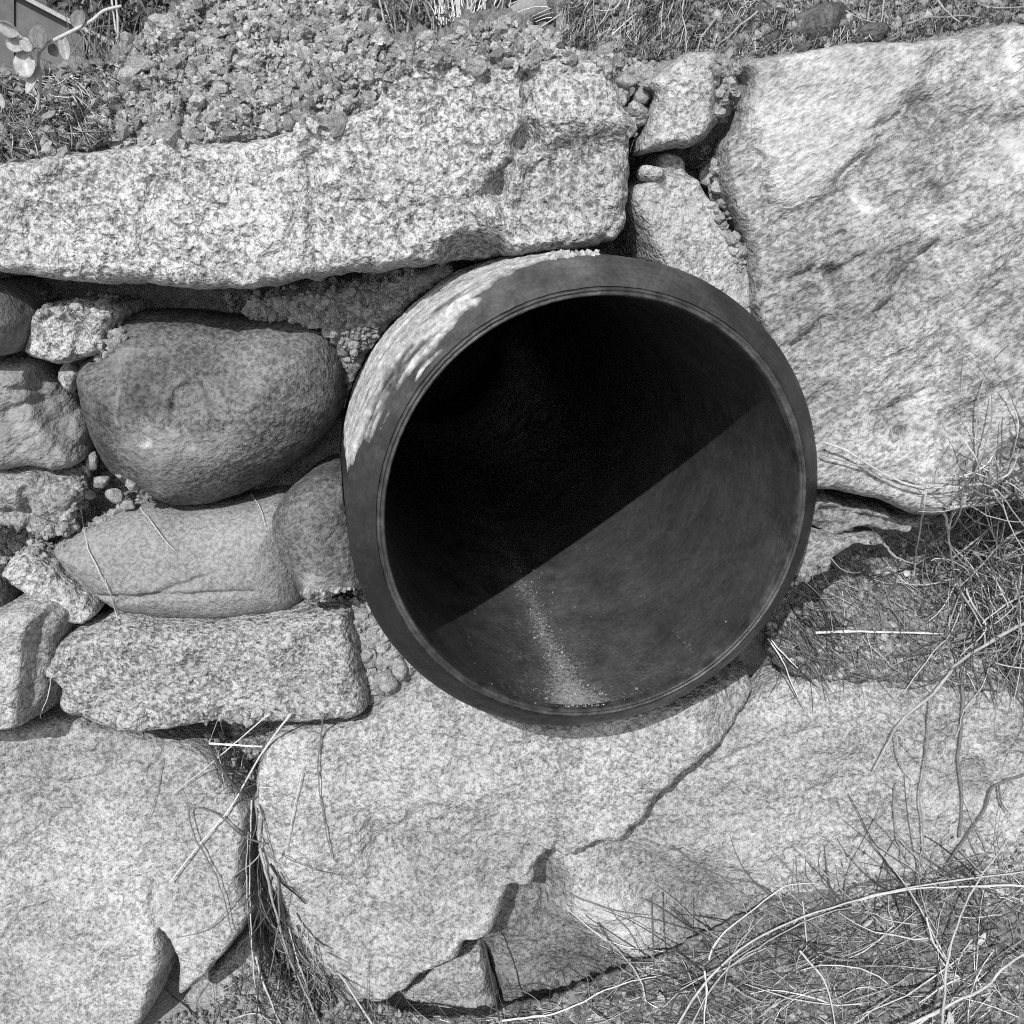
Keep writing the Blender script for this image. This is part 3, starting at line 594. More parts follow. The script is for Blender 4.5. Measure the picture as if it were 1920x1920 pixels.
def lumps(C, R, g, tv, tf, tone, cuts=7, jit=.10):
    """angular crumbs at centres C with radii R"""
    n, m = len(C), len(tv); D = np.broadcast_to(tv, (n, m, 3)); rr = np.full((n, m), 1.25)
    for k in range(cuts):
        nrm = g.normal(size=(n, 1, 3)); nrm /= np.linalg.norm(nrm, axis=2, keepdims=True); c_ = g.uniform(.5, .9, (n, 1)); dp = (D * nrm).sum(2)
        rr = np.where(dp > 1e-3, np.minimum(rr, c_ / np.maximum(dp, 1e-3)), rr)
    rr = rr * (1 + jit * g.normal(size=(n, m)))
    V = D * rr[..., None] * R[:, None, None] * g.uniform(.75, 1.25, (n, 1, 3)) + C[:, None]
    F = (tf[None] + (np.arange(n) * m)[:, None, None]).reshape(-1, 3)
    return V.reshape(-1, 3), F, np.repeat(g.uniform(tone[0], tone[1], n), m)


def crumbs(poly, count, r0, r1, seed, sink=.3, lo=False, power=2.5, tone=(.75, 1.25), cuts=7, jit=.10):
    """lumps strewn over the surface seen inside a photo region"""
    g = np.random.default_rng(seed); poly = np.asarray(poly, float); b0, b1 = poly.min(0), poly.max(0)
    tv, tf = (ICO_V, ICO_F) if lo else (IV2, IF2); C, R = [], []
    cand = b0 + (b1 - b0) * g.random((count * 5, 2)); cand = cand[inside(cand, poly)]
    dens = perlin(np.column_stack([cand * .022, np.full(len(cand), seed)]), seed); cand = cand[dens > g.uniform(-.5, .25, len(cand))][:count]   # they lie in clusters
    for u, v in cand:
        l, t, d = hit(u, v)
        if l is None: continue
        r = r0 + (r1 - r0) * g.random() ** power
        C.append(l - d * r * (1 - 2 * sink) * .5); R.append(r)
    return lumps(np.array(C), np.array(R), g, tv, tf, tone, cuts, jit)


def crumb_obj(name, parts, mat, parent=None, label=None, cat=None, kind='stuff', smooth=False):
    Vs, Fs, Ts, n0 = [], [], [], 0
    for V, F, T in parts:
        Vs.append(V); Fs.append(F + n0); Ts.append(T); n0 += len(V)
    o = mk(name, np.vstack(Vs), None, np.concatenate(Fs), mat, np.concatenate(Ts), parent, smooth)
    return tag(o, label, cat, None, kind)


HEAP_POLY = [(205, 140), (240, 82), (280, 56), (320, 26), (350, 2), (420, -14), (560, -4), (650, 4), (692, 12), (708, 40), (718, 74), (770, 86), (788, 66), (806, 64), (818, 80), (870, 60), (905, 50), (950, 40), (1060, 92), (1200, 118), (1150, 150), (1110, 112), (1000, 121), (920, 125), (800, 113), (726, 152), (700, 200), (640, 224), (540, 250), (400, 268), (270, 268), (200, 280), (190, 200)]
crumb_obj('crumbs', [crumbs(HEAP_POLY, 6000, .0010, .0042, 1, .0, power=1.6, tone=(.5, 1.5), cuts=5, jit=.24), crumbs(HEAP_POLY, 1500, .0015, .0045, 71, -.7, power=2.0, tone=(.6, 1.6), cuts=5, jit=.24), crumbs(HEAP_POLY, 420, .004, .0095, 2, .2, cuts=6, jit=.16, tone=(.6, 1.3)), crumbs([(700, 20), (720, 56), (880, 44), (1060, 90), (1060, 70), (960, 34), (860, 40)], 60, .004, .008, 3, cuts=5, jit=.2)], M_SOIL, heap)
crumb_obj('crumbs', [crumbs([(150, 880), (200, 870), (290, 935), (230, 960), (150, 1000), (110, 1010)], 330, .002, .0065, 4), crumbs([(0, 985), (140, 990), (120, 1040), (80, 1042), (40, 1038), (0, 1060)], 200, .002, .005, 5),
                     crumbs([(1150, 130), (1230, 120), (1215, 200), (1195, 260), (1180, 250), (1165, 190)], 190, .0025, .007, 6), crumbs([(1305, 280), (1350, 270), (1345, 350), (1400, 480), (1395, 520), (1330, 380)], 240, .002, .006, 7),
                     crumbs([(665, 1140), (690, 1120), (780, 1250), (700, 1300), (685, 1230)], 170, .003, .008, 8), crumbs([(420, 560), (780, 500), (760, 560), (650, 690), (640, 660), (600, 610), (450, 596)], 480, .002, .006, 9),
                     crumbs([(1335, 110), (1390, 125), (1375, 190), (1350, 230)], 110, .002, .005, 10), crumbs([(560, 1110), (700, 1095), (690, 1130), (590, 1132)], 80, .002, .005, 11), crumbs([(60, 545), (230, 555), (225, 575), (60, 600)], 60, .002, .005, 12), crumbs([(190, 640), (230, 600), (235, 640), (180, 680)], 60, .002, .005, 13), crumbs([(340, 1340), (490, 1335), (480, 1480), (420, 1420)], 120, .002, .006, 14)],
          M_SOIL, wall, 'loose soil crumbs lying in the joints')
FOOT_POLY = [(600, 1925), (640, 1885), (720, 1888), (900, 1908), (1060, 1862), (1230, 1800), (1440, 1695), (1700, 1635), (1960, 1590), (1960, 1960), (600, 1960)]
LEDGE_POLY = [(1440, 1100), (1500, 1080), (1560, 1040), (1700, 995), (1780, 960), (1940, 900), (1940, 1290), (1700, 1268), (1560, 1266), (1490, 1258), (1440, 1215)]
TOP_POLY = [(1050, 90), (1060, -10), (1930, -10), (1930, 45), (1860, 40), (1760, 62), (1690, 76), (1600, 78), (1440, 102), (1380, 112), (1340, 92), (1290, 92), (1240, 118)]
WEED_POLY = [(-10, 135), (220, 120), (235, 200), (200, 275), (60, 300), (-10, 308)]
crumb_obj('litter_crumbs', [crumbs([(470, 1800), (560, 1830), (640, 1880), (720, 1895), (740, 1925), (280, 1925), (400, 1880)], 700, .001, .0045, 28, tone=(.4, 1.6)), crumbs(FOOT_POLY, 3000, .001, .0045, 21, tone=(.4, 1.9)), crumbs(LEDGE_POLY, 2200, .001, .0045, 22, tone=(.4, 2.0)), crumbs([(1480, 1225), (1600, 1215), (1940, 1230), (1940, 1300), (1560, 1285)], 500, .001, .0035, 26, tone=(.6, 2.2)), crumbs([(960, 1850), (1150, 1780), (1330, 1700), (1500, 1630), (1700, 1590), (1930, 1550), (1930, 1600), (1700, 1640), (1440, 1700), (1230, 1800), (1060, 1870)], 420, .0008, .003, 27, tone=(.6, 2.2)), crumbs(TOP_POLY, 900, .002, .007, 23, tone=(.4, 1.6)), crumbs(WEED_POLY, 500, .0015, .006, 24, tone=(.4, 1.7))], M_LITTER, None,
          'crumbs of soil and leaf litter strewn over the banks and ledge', 'litter')


def strands(poly, count, len0, len1, seed, ang=(0, 6.283), r=(.0004, .0011), lift=(.001, .012), curl=.6, tone=(.25, 1.2), n=6, keep=False, tp=1.7):
    g = np.random.default_rng(seed); poly = np.asarray(poly, float); b0, b1 = poly.min(0), poly.max(0); out = []
    cand = b0 + (b1 - b0) * g.random((count * 4, 2)); cand = cand[inside(cand, poly)][:count]
    for c in cand:
        L = len0 + (len1 - len0) * g.random() ** 1.8; a = ang[0] + (ang[1] - ang[0]) * g.random(); k = curl * g.normal()
        pts = [c]
        for i in range(n - 1):
            a += k / (n - 1) + .12 * g.normal(); pts.append(pts[-1] + L / (n - 1) * np.array([math.cos(a), math.sin(a)]))
        if keep:
            ok_ = inside(np.array(pts), poly); k_ = n if ok_.all() else int(np.argmin(ok_))
            if k_ < 3: continue
            pts = pts[:k_]
        m_ = len(pts); lf = lift[0] + (lift[1] - lift[0]) * g.random() ** 2
        off = lf * (.25 + np.sin(np.linspace(0, 1, m_) * math.pi * g.uniform(.5, 1.0)))
        P = drape(pts, off); rr = g.uniform(*r); rad = rr * np.linspace(1, .45, m_)
        md = float(np.clip(.85 + 1.5 * perlin(np.array([[c[0] * .016, c[1] * .022, 3.3]]), 8)[0], .25, 1.5))      # tone drifts between paler and darker clumps
        out.append((P, rad, (tone[0] + (tone[1] - tone[0]) * g.random() ** tp) * md))
    return out


grass_lines = (strands(FOOT_POLY, 900, 25, 170, 31, (2.2, 3.9), tone=(.1, 1.1), r=(.0003, .0009), keep=True) + strands(FOOT_POLY, 1300, 15, 110, 32, tone=(.15, 1.0), r=(.00025, .0007), curl=.9) + strands([(1200, 1810), (1440, 1690), (1900, 1590), (1930, 1900), (1200, 1900)], 200, 80, 260, 33, (2.2, 4.6), r=(.0005, .0013), lift=(.004, .03), tone=(.15, 1.1)))
V, Q, T = tubes(grass_lines); tag(mk('dry_grass', V, Q, None, M_STRAW, T, None, True), 'tangled dry grass and straw at the foot of the wall', 'dry grass', None, 'stuff')
V, Q, T = tubes(strands([(1790, 880), (1930, 830), (1930, 1260), (1800, 1240), (1760, 1000)], 130, 90, 260, 47, (-2.2, 2.2), r=(.0005, .0013), lift=(.01, .07), curl=1.2, tone=(.2, 1.1), n=12) + strands(LEDGE_POLY, 700, 20, 110, 34, (.3, 1.6), tone=(.18, .9), r=(.00025, .0007)) + strands(LEDGE_POLY, 500, 15, 80, 35, tone=(.15, .8), r=(.00025, .0007), curl=1.) + strands([(1430, 1160), (1540, 1090), (1560, 1230), (1440, 1250)], 160, 40, 120, 36, (.5, 1.3), tone=(.05, .6), r=(.0003, .0008)) + strands([(1750, 950), (1930, 880), (1930, 1250), (1780, 1240)], 320, 30, 150, 37, r=(.0004, .0011), lift=(.003, .04), tone=(.14, 1.0)))
tag(mk('dry_grass', V, Q, None, M_STRAW, T, None, True), 'matted dry grass on the soil ledge right of the pipe', 'dry grass', None, 'stuff')
V, Q, T = tubes(strands(TOP_POLY, 1500, 20, 90, 38, (1.2, 2.6), tone=(.08, .9), keep=True, r=(.0003, .0008)) + strands([(1050, 75), (1050, -10), (1330, -10), (1290, 95)], 420, 40, 130, 39, (1.5, 2.5), lift=(.004, .02), tone=(.2, 1.1), keep=True, r=(.0003, .0008)) + strands(TOP_POLY, 900, 15, 70, 40, tone=(.06, .8), keep=True, r=(.0003, .0008), curl=1.))
tag(mk('dry_grass', V, Q, None, M_STRAW, T, None, True), 'dry grass hanging over the bank behind the largest boulder', 'dry grass', None, 'stuff')
V, Q, T = tubes(strands(WEED_POLY, 800, 20, 110, 41, (.1, 1.2), tone=(.08, .9), keep=True, r=(.0003, .0009)) + strands(WEED_POLY, 500, 15, 90, 42, tone=(.06, .8), keep=True, r=(.0003, .0009), curl=1.))
tag(mk('dry_grass', V, Q, None, M_STRAW, T, None, True), 'weeds and dry grass left of the soil heap', 'dry grass', None, 'stuff')
V, Q, T = tubes(strands([(478, 1480), (500, 1560), (540, 1690), (600, 1800), (640, 1850), (560, 1880), (480, 1720), (462, 1560)], 46, 90, 260, 48, (.9, 1.75), r=(.0006, .0015), lift=(.004, .03), curl=.5, tone=(.1, .75), n=10) + strands([(470, 1800), (560, 1830), (640, 1880), (720, 1895), (740, 1925), (280, 1925), (400, 1880)], 160, 25, 120, 46, r=(.0003, .0008), tone=(.15, 1.0)) + strands([(385, 1345), (520, 1340), (495, 1400), (485, 1510), (470, 1500), (400, 1400)], 110, 25, 90, 43, r=(.0003, .0007), tone=(.2, 1.1)) + strands([(500, 1640), (540, 1690), (640, 1820), (600, 1900), (500, 1800), (480, 1700), (470, 1500)], 190, 25, 130, 44, (.6, 1.8), r=(.0003, .0008), tone=(.2, 1.0)))
tag(mk('dry_grass', V, Q, None, M_STRAW, T, None, True), 'wisps of dry grass in the joint left of the speckled boulder', 'dry grass', None, 'stuff')


def flakes(poly, count, s0, s1, seed, tone=(.1, 1.1)):
    """torn scraps of leaf, each a bent four-sided chip"""
    g = np.random.default_rng(seed); poly = np.asarray(poly, float); b0, b1 = poly.min(0), poly.max(0); Vs = []
    cand = b0 + (b1 - b0) * g.random((count * 4, 2)); cand = cand[inside(cand, poly)][:count]
    for u, v in cand:
        l, t, d = hit(u, v)
        if l is None: continue
        e = g.normal(size=(2, 3)); e /= np.linalg.norm(e, axis=1)[:, None]; s_ = s0 + (s1 - s0) * g.random() ** 2; c = l - d * s_ * .4; k = -d * s_ * g.uniform(.1, .5)
        Vs.append(np.array([c - e[0] * s_, c + e[1] * s_ * .6 + k, c + e[0] * s_, c - e[1] * s_ * .6 + k]))
    V = np.vstack(Vs); n = len(Vs); i = np.arange(n)[:, None] * 4
    return V, np.vstack([i + np.array([0, 1, 2]), i + np.array([0, 2, 3])]), np.repeat(tone[0] + (tone[1] - tone[0]) * g.random(n) ** 2, 4)


crumb_obj('leaf_scraps', [flakes([(1000, 1840), (1150, 1770), (1330, 1690), (1500, 1620), (1700, 1580), (1930, 1540), (1930, 1600), (1700, 1640), (1440, 1700), (1230, 1800), (1060, 1870)], 420, .001, .004, 65), flakes(FOOT_POLY, 3200, .0015, .006, 61), flakes(LEDGE_POLY, 2200, .001, .0045, 62), flakes(TOP_POLY, 900, .002, .006, 63), flakes(WEED_POLY, 700, .002, .007, 64)], M_LEAF, None, 'torn dry leaf scraps scattered through the litter', 'litter')

# ------------------------------------------------------------------ the pipe
proot = empty('drain_pipe', PIPE_C, 'black round drain pipe sticking out of the stone wall', 'pipe')
proot.rotation_euler = Vector(PIPE_A).to_track_quat('Z', 'X').to_euler()
bpy.context.view_layer.update()
PM = np.array(proot.matrix_world); E1, E2 = PM[:3, 0], PM[:3, 1]


def local_angle(u, v):                                                # photo direction round the rim -> angle in the pipe's own frame
    p = on_plane([(u, v)], PIPE_C, PIPE_A)[0] - PIPE_C; return math.atan2(p @ E2, p @ E1)


def pobj(name, V, Q, mat, tone=None, tris=None):
    o = mk(name, V, Q, tris, mat, tone, None, True); o.parent = proot; o.location = (0, 0, 0); return o


def lathe(prof, n=256, wob=0.0, closed=True):
    a = np.arange(n) * 2 * math.pi / n; prof = np.asarray(prof, float)
    R_ = prof[:, 1][:, None] * np.ones(n); Z = prof[:, 0][:, None] * np.ones(n)
    V = np.stack([R_ * np.cos(a), R_ * np.sin(a), Z], -1)
    if wob: V[..., 0:2] *= (1 + wob * (np.sin(2 * a + .7))[None, :, None])
    i = np.arange(len(prof) * n).reshape(len(prof), n); j = np.roll(i, -1, 1)
    Q = np.stack([i[:-1], j[:-1], j[1:], i[1:]], -1).reshape(-1, 4)
    return V.reshape(-1, 3), Q


tp = NT('black_plastic_pipe', .42, .22)
film = tp.mul(tp.ramp(tp.noise(16, 5, .62, .4), [(.32, .68), (.7, 1.25)]), tp.ramp(tp.noise(70, 4, .7, .8), [(.35, .8), (.65, 1.15)]))
scuff = tp.ramp(tp.noise(1, 4, .6, .2, tp.mapping((0, 0, 0), (14, 14, 420))), [(.35, .92), (.5, 1.0), (.72, 1.14)])     # fine rings left by the extruder
fine_ = tp.ramp(tp.noise(300, 3, .65), [(.3, .8), (.72, 1.25)])
ga = tp.n('ShaderNodeAttribute'); ga.attribute_name = 'grit'
gr = tp.math('MULTIPLY_ADD', tp.noise(300, 4, .75), 3.4, -1.95)
gmask = tp.mul(tp.ramp(tp.add(gr, ga.outputs['Fac']), [(.0, 0), (.75, .95)]), tp.ramp(ga.outputs['Fac'], [(.06, 0), (.4, 1)]))
pc = tp.mul(tp.mul(tp.mul(film, scuff), fine_), tp.mul(tp.tone, .040))
tp.color(tp.mix(gmask, pc, tp.mul(tp.ramp(tp.noise(500, 2, .6), [(.3, .5), (.7, 1)]), .40)))
tp.l(tp.mix(gmask, tp.ramp(tp.noise(30, 4, .6), [(.3, .28), (.7, .5)]), .95), tp.b.inputs['Roughness'])
tp.bump(tp.add(tp.noise(350, 3, .6), tp.mul(gmask, 2.0)), .0004)
M_PIPE = tp.m


def set_attr(o, name, vals):
    at_ = o.data.attributes.new(name, 'FLOAT', 'POINT'); at_.data.foreach_set('value', np.asarray(vals, np.float32))


def scuffed(V, amp):                                                  # small nicks and dents of a cut plastic edge
    n_ = fbm(V * 130, 3, 61); k_ = np.clip(ridged(V * 45, 2, 62) - .62, 0, 1)
    V = V.copy(); V[:, :2] *= (1 + (amp * n_ - amp * 9 * k_) / .2)[:, None]; V[:, 2] += amp * 1.2 * fbm(V * 90, 2, 63) + amp * 5 * k_; return V


def dust_and_sun(V, k):                                                      # dry dust on the upper left, with sunlit and shaded sides painted in
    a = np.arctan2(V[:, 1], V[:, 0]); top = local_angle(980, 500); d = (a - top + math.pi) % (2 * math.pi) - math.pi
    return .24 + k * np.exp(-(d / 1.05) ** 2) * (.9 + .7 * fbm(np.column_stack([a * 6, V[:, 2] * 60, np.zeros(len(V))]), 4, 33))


V, Q = lathe([(1.7, .02), (1.7, R_IN)] + [(s, R_IN) for s in np.concatenate([np.linspace(1.6, .7, 10), np.linspace(.68, .02, 110)])] + [(.010, R_IN - .0004)], n=420, wob=.004)
ang_ = np.arctan2(V[:, 1], V[:, 0]); bot_ = local_angle(1110, 1330); da_ = (ang_ - bot_ + math.pi) % (2 * math.pi) - math.pi
silt = np.exp(-(da_ / .42) ** 2) * (.9 + 1.2 * fbm(np.column_stack([V[:, :2] * 60, V[:, 2] * 25]), 4, 19)) + .5 * np.exp(-(da_ / .12) ** 2)
bore = pobj('inner_bore', V, Q, M_PIPE, (1.25 + .8 * np.clip(silt, 0, 2)))
sz = V[:, 2]; mid_ = .05 + .012 * np.sin(sz * 40) - .25 * np.clip(sz - .1, 0, 1)
wid_ = np.interp(sz, [0, .03, .07, .14, .3, .6], [.17, .15, .10, .075, .07, .05])
grit = np.interp(sz, [0, .02, .06, .12, .25, .45, .7], [1.25, 1.2, .95, .75, .6, .35, 0]) * np.exp(-((da_ - mid_) / wid_) ** 2)
grit = np.maximum(grit, .55 * np.exp(-(da_ / .45) ** 2) * np.clip(.55 + .9 * fbm(np.column_stack([V[:, :2] * 26, sz * 26]), 4, 23), 0, 1.2) * np.exp(-sz / .3))
grit = np.maximum(grit, np.interp(sz, [0, .012, .03], [.9, .7, 0]) * np.exp(-((da_ - .1) / .75) ** 2) * np.clip(.35 + 1.3 * fbm(np.column_stack([np.cos(ang_) * 9, np.sin(ang_) * 9, sz * 60]), 3, 29), 0, 1))
ln = fbm(np.column_stack([sz * 9, np.zeros(len(sz)), np.zeros(len(sz))]), 3, 51)
for c_, w_, k_ in ((-.62, .012, .55), (-.50, .03, .35), (.55, .02, .35), (.78, .010, .45)):                        # tide lines along both sides of the flow
    grit = np.maximum(grit, k_ * np.exp(-((da_ - c_ - .05 * ln) / w_) ** 2) * np.clip(.7 + 1.2 * fbm(np.column_stack([V[:, :2] * 40, sz * 14]), 3, 57), 0, 1) * np.exp(-sz / .35))
set_attr(bore, 'grit', grit)
V, Q = lathe([(.010, R_IN - .0004), (.003, R_IN + .0003), (.0, R_IN + .0012), (.0, R_IN + .0028), (.0016, R_IN + .0034), (.0016, R_IN + .0042), (.0, R_IN + .0048), (.0, R_IN + .0060), (.0045, R_IN + .0064), (.0045, R_IN + .0074), (.0030, R_IN + .0078)], n=512, wob=.004)
V = scuffed(V, .00035)
pobj('lip', V, Q, M_PIPE, np.clip(1.2 + 1.4 * fbm(V * 70, 3, 44), .5, 3.0))
V, Q = lathe([(.0030, R_IN + .0078), (.0045, R_IN + .0094), (.009, R_IN + .0136), (.014, R_IN + .0180), (.020, R_IN + .0238), (.025, R_IN + .0284), (.029, R_OUT)], n=512, wob=.004)
V = scuffed(V, .0004)
pobj('rim', V, Q, M_PIPE, dust_and_sun(V, 1.5))
V, Q = lathe([(.029, R_OUT)] + [(s, R_OUT) for s in np.linspace(.04, 1.7, 30)], wob=.004)
pobj('barrel', V, Q, M_PIPE, dust_and_sun(V, 1.8))

# dried mortar smeared over the upper left of the barrel: a thin crust with torn, streaky edges
a0, a1 = local_angle(640, 930), local_angle(1150, 470)
if a1 - a0 > math.pi: a0 += 2 * math.pi
if a0 - a1 > math.pi: a1 += 2 * math.pi
na, ns = 520, 110
AA, SS = np.meshgrid(np.linspace(a0, a1, na), np.linspace(.006, .19, ns))
tA = np.linspace(0, 1, na)[None, :] * np.ones((ns, 1))
K = np.column_stack([(AA * 2.6).ravel(), (SS * 230).ravel(), np.zeros(AA.size)])
streak = fbm(K, 4, 77, .6).reshape(AA.shape); patch = fbm(np.column_stack([(AA * 4).ravel(), (SS * 75).ravel(), np.ones(AA.size)]), 4, 78).reshape(AA.shape)
finest = fbm(np.column_stack([(AA * 60).ravel(), (SS * 400).ravel(), np.ones(AA.size)]), 2, 79).reshape(AA.shape)
edge_s = .000 + .040 * np.abs(tA - .42) ** 1.2 * 2 + .020 * patch                     # where the smear starts behind the rim
cover = smooth01((SS - edge_s) / .014) * smooth01((tA + .05 * patch) / .10) * smooth01((1 - tA) / .12)
tt = -.0012 + cover * (.0026 + .0042 * streak + .0014 * patch) + .0004 * finest
prof_r = np.interp(SS, [.003, .0045, .009, .014, .020, .025, .029, 2], [R_IN + .0078, R_IN + .0094, R_IN + .0136, R_IN + .0180, R_IN + .0238, R_IN + .0284, R_OUT, R_OUT]) * (1 + .004 * np.sin(2 * AA + .7))
RR = prof_r + tt
Vp = np.stack([RR * np.cos(AA), RR * np.sin(AA), SS], -1).reshape(-1, 3)
i = np.arange(na * ns).reshape(ns, na); Qp = np.stack([i[:-1, :-1], i[:-1, 1:], i[1:, 1:], i[1:, :-1]], -1).reshape(-1, 4)
tm = NT('dried_mortar', .9, .2)
tm.color(tm.mul(tm.ramp(tm.noise(150, 5, .7), [(.32, .17), (.68, .50)]), tm.tone)); tm.bump(tm.noise(420, 3), .0008)
M_MORTAR = tm.m
pobj('mortar_smear', Vp, Qp, M_MORTAR, ((.92 + .75 * streak.ravel() + .3 * patch.ravel()).clip(.3, 1.15) * (.30 + .70 * smooth01(tt.ravel() / .0015))))
# mortar crumbs stuck on top of the barrel
g = np.random.default_rng(5); C_, R_ = [], []
for k in range(90):
    uu = g.uniform(1050, 1145) if k > 24 else g.uniform(1055, 1090); an = local_angle(uu, 478); s_ = g.uniform(.03, .07); r_ = g.uniform(.0010, .0038) * (1.3 if k < 25 else .9)
    C_.append([(R_OUT + r_ * .3) * math.cos(an), (R_OUT + r_ * .3) * math.sin(an), s_]); R_.append(r_)
Vv, Fv, Tv = lumps(np.array(C_), np.array(R_), g, IV2, IF2, (.7, 1.3))
o = mk('mortar_crumbs', Vv, None, Fv, M_MORTAR, Tv, None, False); o.parent = proot; o.location = (0, 0, 0); o['kind'] = 'stuff'
# grit washed along the bottom of the bore: grains of several sizes
g = np.random.default_rng(9); C_, R_ = [], []
for k in range(900):
    sd = g.random() ** 2.2 * .4 + .006; wd = .10 if sd < .04 else .05
    if k % 14 == 0: wd = .3
    an = bot_ + .03 + g.normal() * wd - .25 * max(0, sd - .1); r_ = .00022 + .0010 * g.random() ** 5
    rr_ = (R_IN - r_ * .3) * (1 + .004 * math.sin(2 * an + .7)); C_.append([rr_ * math.cos(an), rr_ * math.sin(an), sd]); R_.append(r_)
Vv, Fv, Tv = lumps(np.array(C_), np.array(R_), g, ICO_V, ICO_F, (.4, 1.1))
o = mk('sand', Vv, None, Fv, M_MORTAR, Tv, None, False); o.parent = proot; o.location = (0, 0, 0); o['kind'] = 'stuff'

for k, (u, v, r, lab) in enumerate([(1540, 50, .026, 'flat grey stone half buried in the grassy bank above the largest boulder'), (1500, 92, .010, 'small stone at the upper edge of the smooth lobe of the largest boulder'), (1630, 70, .012, 'small clod lying behind the top edge of the largest boulder')]):
    P = drape([(u, v)], .0)[0]; y_ = P[1]; tag(rock('stone', u, v, y_ + r * .35, r, (1.3, 1, .8), 90 + k, M_COBB, None, 1.0, .2 * k, 3), lab, 'stone')
for k, (u, v, r, lab) in enumerate([(318, 246, .012, 'largest clod resting on the rim of the long block below the soil heap'), (368, 255, .009, 'smaller dark clod right of the largest one on the rim of the block'), (268, 120, .012, 'clod at the left shoulder of the soil heap'), (800, 72, .010, 'lone clod standing up in the dip of the soil heap')]):
    P = drape([(u, v)], .0)[0]; tag(rock('clod', u, v, P[1] - r * .2, r, (1.2, 1, .85), 70 + k, M_SOIL, None, [1.0, .7, .9, 1.1][k], 0, 3), lab, 'clod', 'clods of earth on the soil heap')

# ------------------------------------------------------------------ single straws, stems, roots and twigs
def stem(name, pts, w, mat, label, cat, off=.004, tone=1.0, group=None, taper=.5, wob=.0012, more=(), hold=.05, flat=None):
    """one plant stem; w = width in photo pixels; more = side shoots [(points, width)] of the same thing"""
    lines = []
    for q, ww in [(pts, w)] + list(more):
        c = catmull(q, 5); n = len(c)
        P = drape(c, off, hold=hold) if flat is None else np.array([at(u, v, y) for (u, v), y in zip(c, np.linspace(flat[0], flat[1], n))])
        for _ in range(2): P[1:-1] = (P[:-2] + 2 * P[1:-1] + P[2:]) / 4
        sd = abs(hash(label)) % 97 if False else sum(map(ord, label)) % 97
        P += wob * np.stack([perlin(P * 60, sd), perlin(P * 60, sd + 1), perlin(P * 60, sd + 2)], -1) * 2
        rad = ww * .37 * MPP * np.linspace(1, taper, n) * (1 + .4 * perlin(np.column_stack([np.arange(n) * .9, np.zeros(n), np.zeros(n)]), sd) + .3 * (np.arange(n) % 9 == 4))
        lines.append((P, rad, tone))
    V, Q, T = tubes(lines, 7)
    b = lines[0][0][0]
    return tag(mk(name, V, Q, None, mat, T, None, True, b), label, cat, group)


G1 = 'dry straws across the lower left stones'
stem('straw', [(545, 1338), (488, 1418), (432, 1516), (378, 1578), (318, 1655)], 6, M_STRAW, 'long bright straw slanting down across the lower left boulder', 'straw', .010, 1.05, G1, .6, .0008)
stem('straw', [(392, 1394), (440, 1397), (492, 1400)], 6, M_STRAW, 'short bright level straw under the flat rectangular block', 'straw', .012, 1.3, G1, .8, .0004, flat=(.0, .0))
stem('straw', [(505, 1338), (410, 1420), (322, 1490)], 4, M_STRAW, 'thin straw crossing above the long bright one', 'straw', .009, 1.0, G1, .5, .0004)
stem('root', [(388, 1393), (414, 1440), (448, 1484), (464, 1500), (492, 1490)], 9, M_DARKTWIG, 'thick dark hooked root in the joint under the flat block', 'root', .012, .8, flat=(.0, .0))
stem('stalk', [(495, 1582), (460, 1570), (430, 1545), (400, 1522), (356, 1514), (357, 1545), (370, 1580), (405, 1640), (425, 1700), (434, 1748)], 6, M_DARKTWIG, 'dark bent stem looping over the lower left boulder', 'stem', .010, 1.6)
stem('straw', [(472, 1500), (468, 1600), (470, 1720), (478, 1850)], 6, M_STRAW, 'upright straw running down the joint beside the dark bent stem', 'straw', .008, .85, G1)
stem('straw', [(466, 1560), (461, 1650), (468, 1745), (476, 1840)], 4, M_STRAW, 'thinner straw touching the upright one in the joint', 'straw', .009, .7, G1)
stem('straw', [(488, 1590), (502, 1650), (530, 1760), (560, 1835), (606, 1930)], 8, M_STRAW, 'thick braided straw trailing to the bottom edge of the photo', 'straw', .012, .6, G1, .8)
stem('straw', [(534, 1698), (590, 1772), (642, 1832), (705, 1935)], 7, M_STRAW, 'long straw trailing right of the thick braided one', 'straw', .012, .75, G1, .7)
stem('straw', [(542, 1740), (558, 1800), (578, 1855)], 4, M_STRAW, 'short straw between the two long trailing straws', 'straw', .010, 1.0, G1)
stem('straw', [(478, 1795), (502, 1868), (532, 1930)], 7, M_STRAW, 'straw lying on the low stone under the cleft boulder', 'straw', .008, .9, G1)
stem('straw', [(432, 1912), (462, 1902), (495, 1906), (520, 1930)], 6, M_STRAW, 'short arched straw at the bottom edge of the photo', 'straw', .008, .8, G1)
stem('stalk', [(608, 1338), (597, 1420), (601, 1500), (622, 1610)], 5, M_DARKTWIG, 'thin dark stem hanging down the face of the speckled boulder', 'stem', .006, 1.8)
stem('straw', [(566, 1450), (546, 1550), (530, 1622)], 3.5, M_STRAW, 'hair-thin pale straw on the left of the speckled boulder', 'straw', .006, .9, G1)
stem('straw', [(306, 1420), (296, 1480), (280, 1530)], 3, M_DARKTWIG, 'hair-thin dark blade on the cleft boulder', 'straw', .004, 2.0, G1)
G2 = 'thin straws on the smooth river stone'
stem('straw', [(150, 955), (166, 1030), (206, 1112), (222, 1168)], 4, M_STRAW, 'outer of two thin straws hanging over the left end of the river stone', 'straw', .006, .85, G2)
stem('straw', [(178, 950), (184, 1040), (206, 1112)], 4, M_STRAW, 'inner of two thin straws hanging over the left end of the river stone', 'straw', .006, .9, G2)
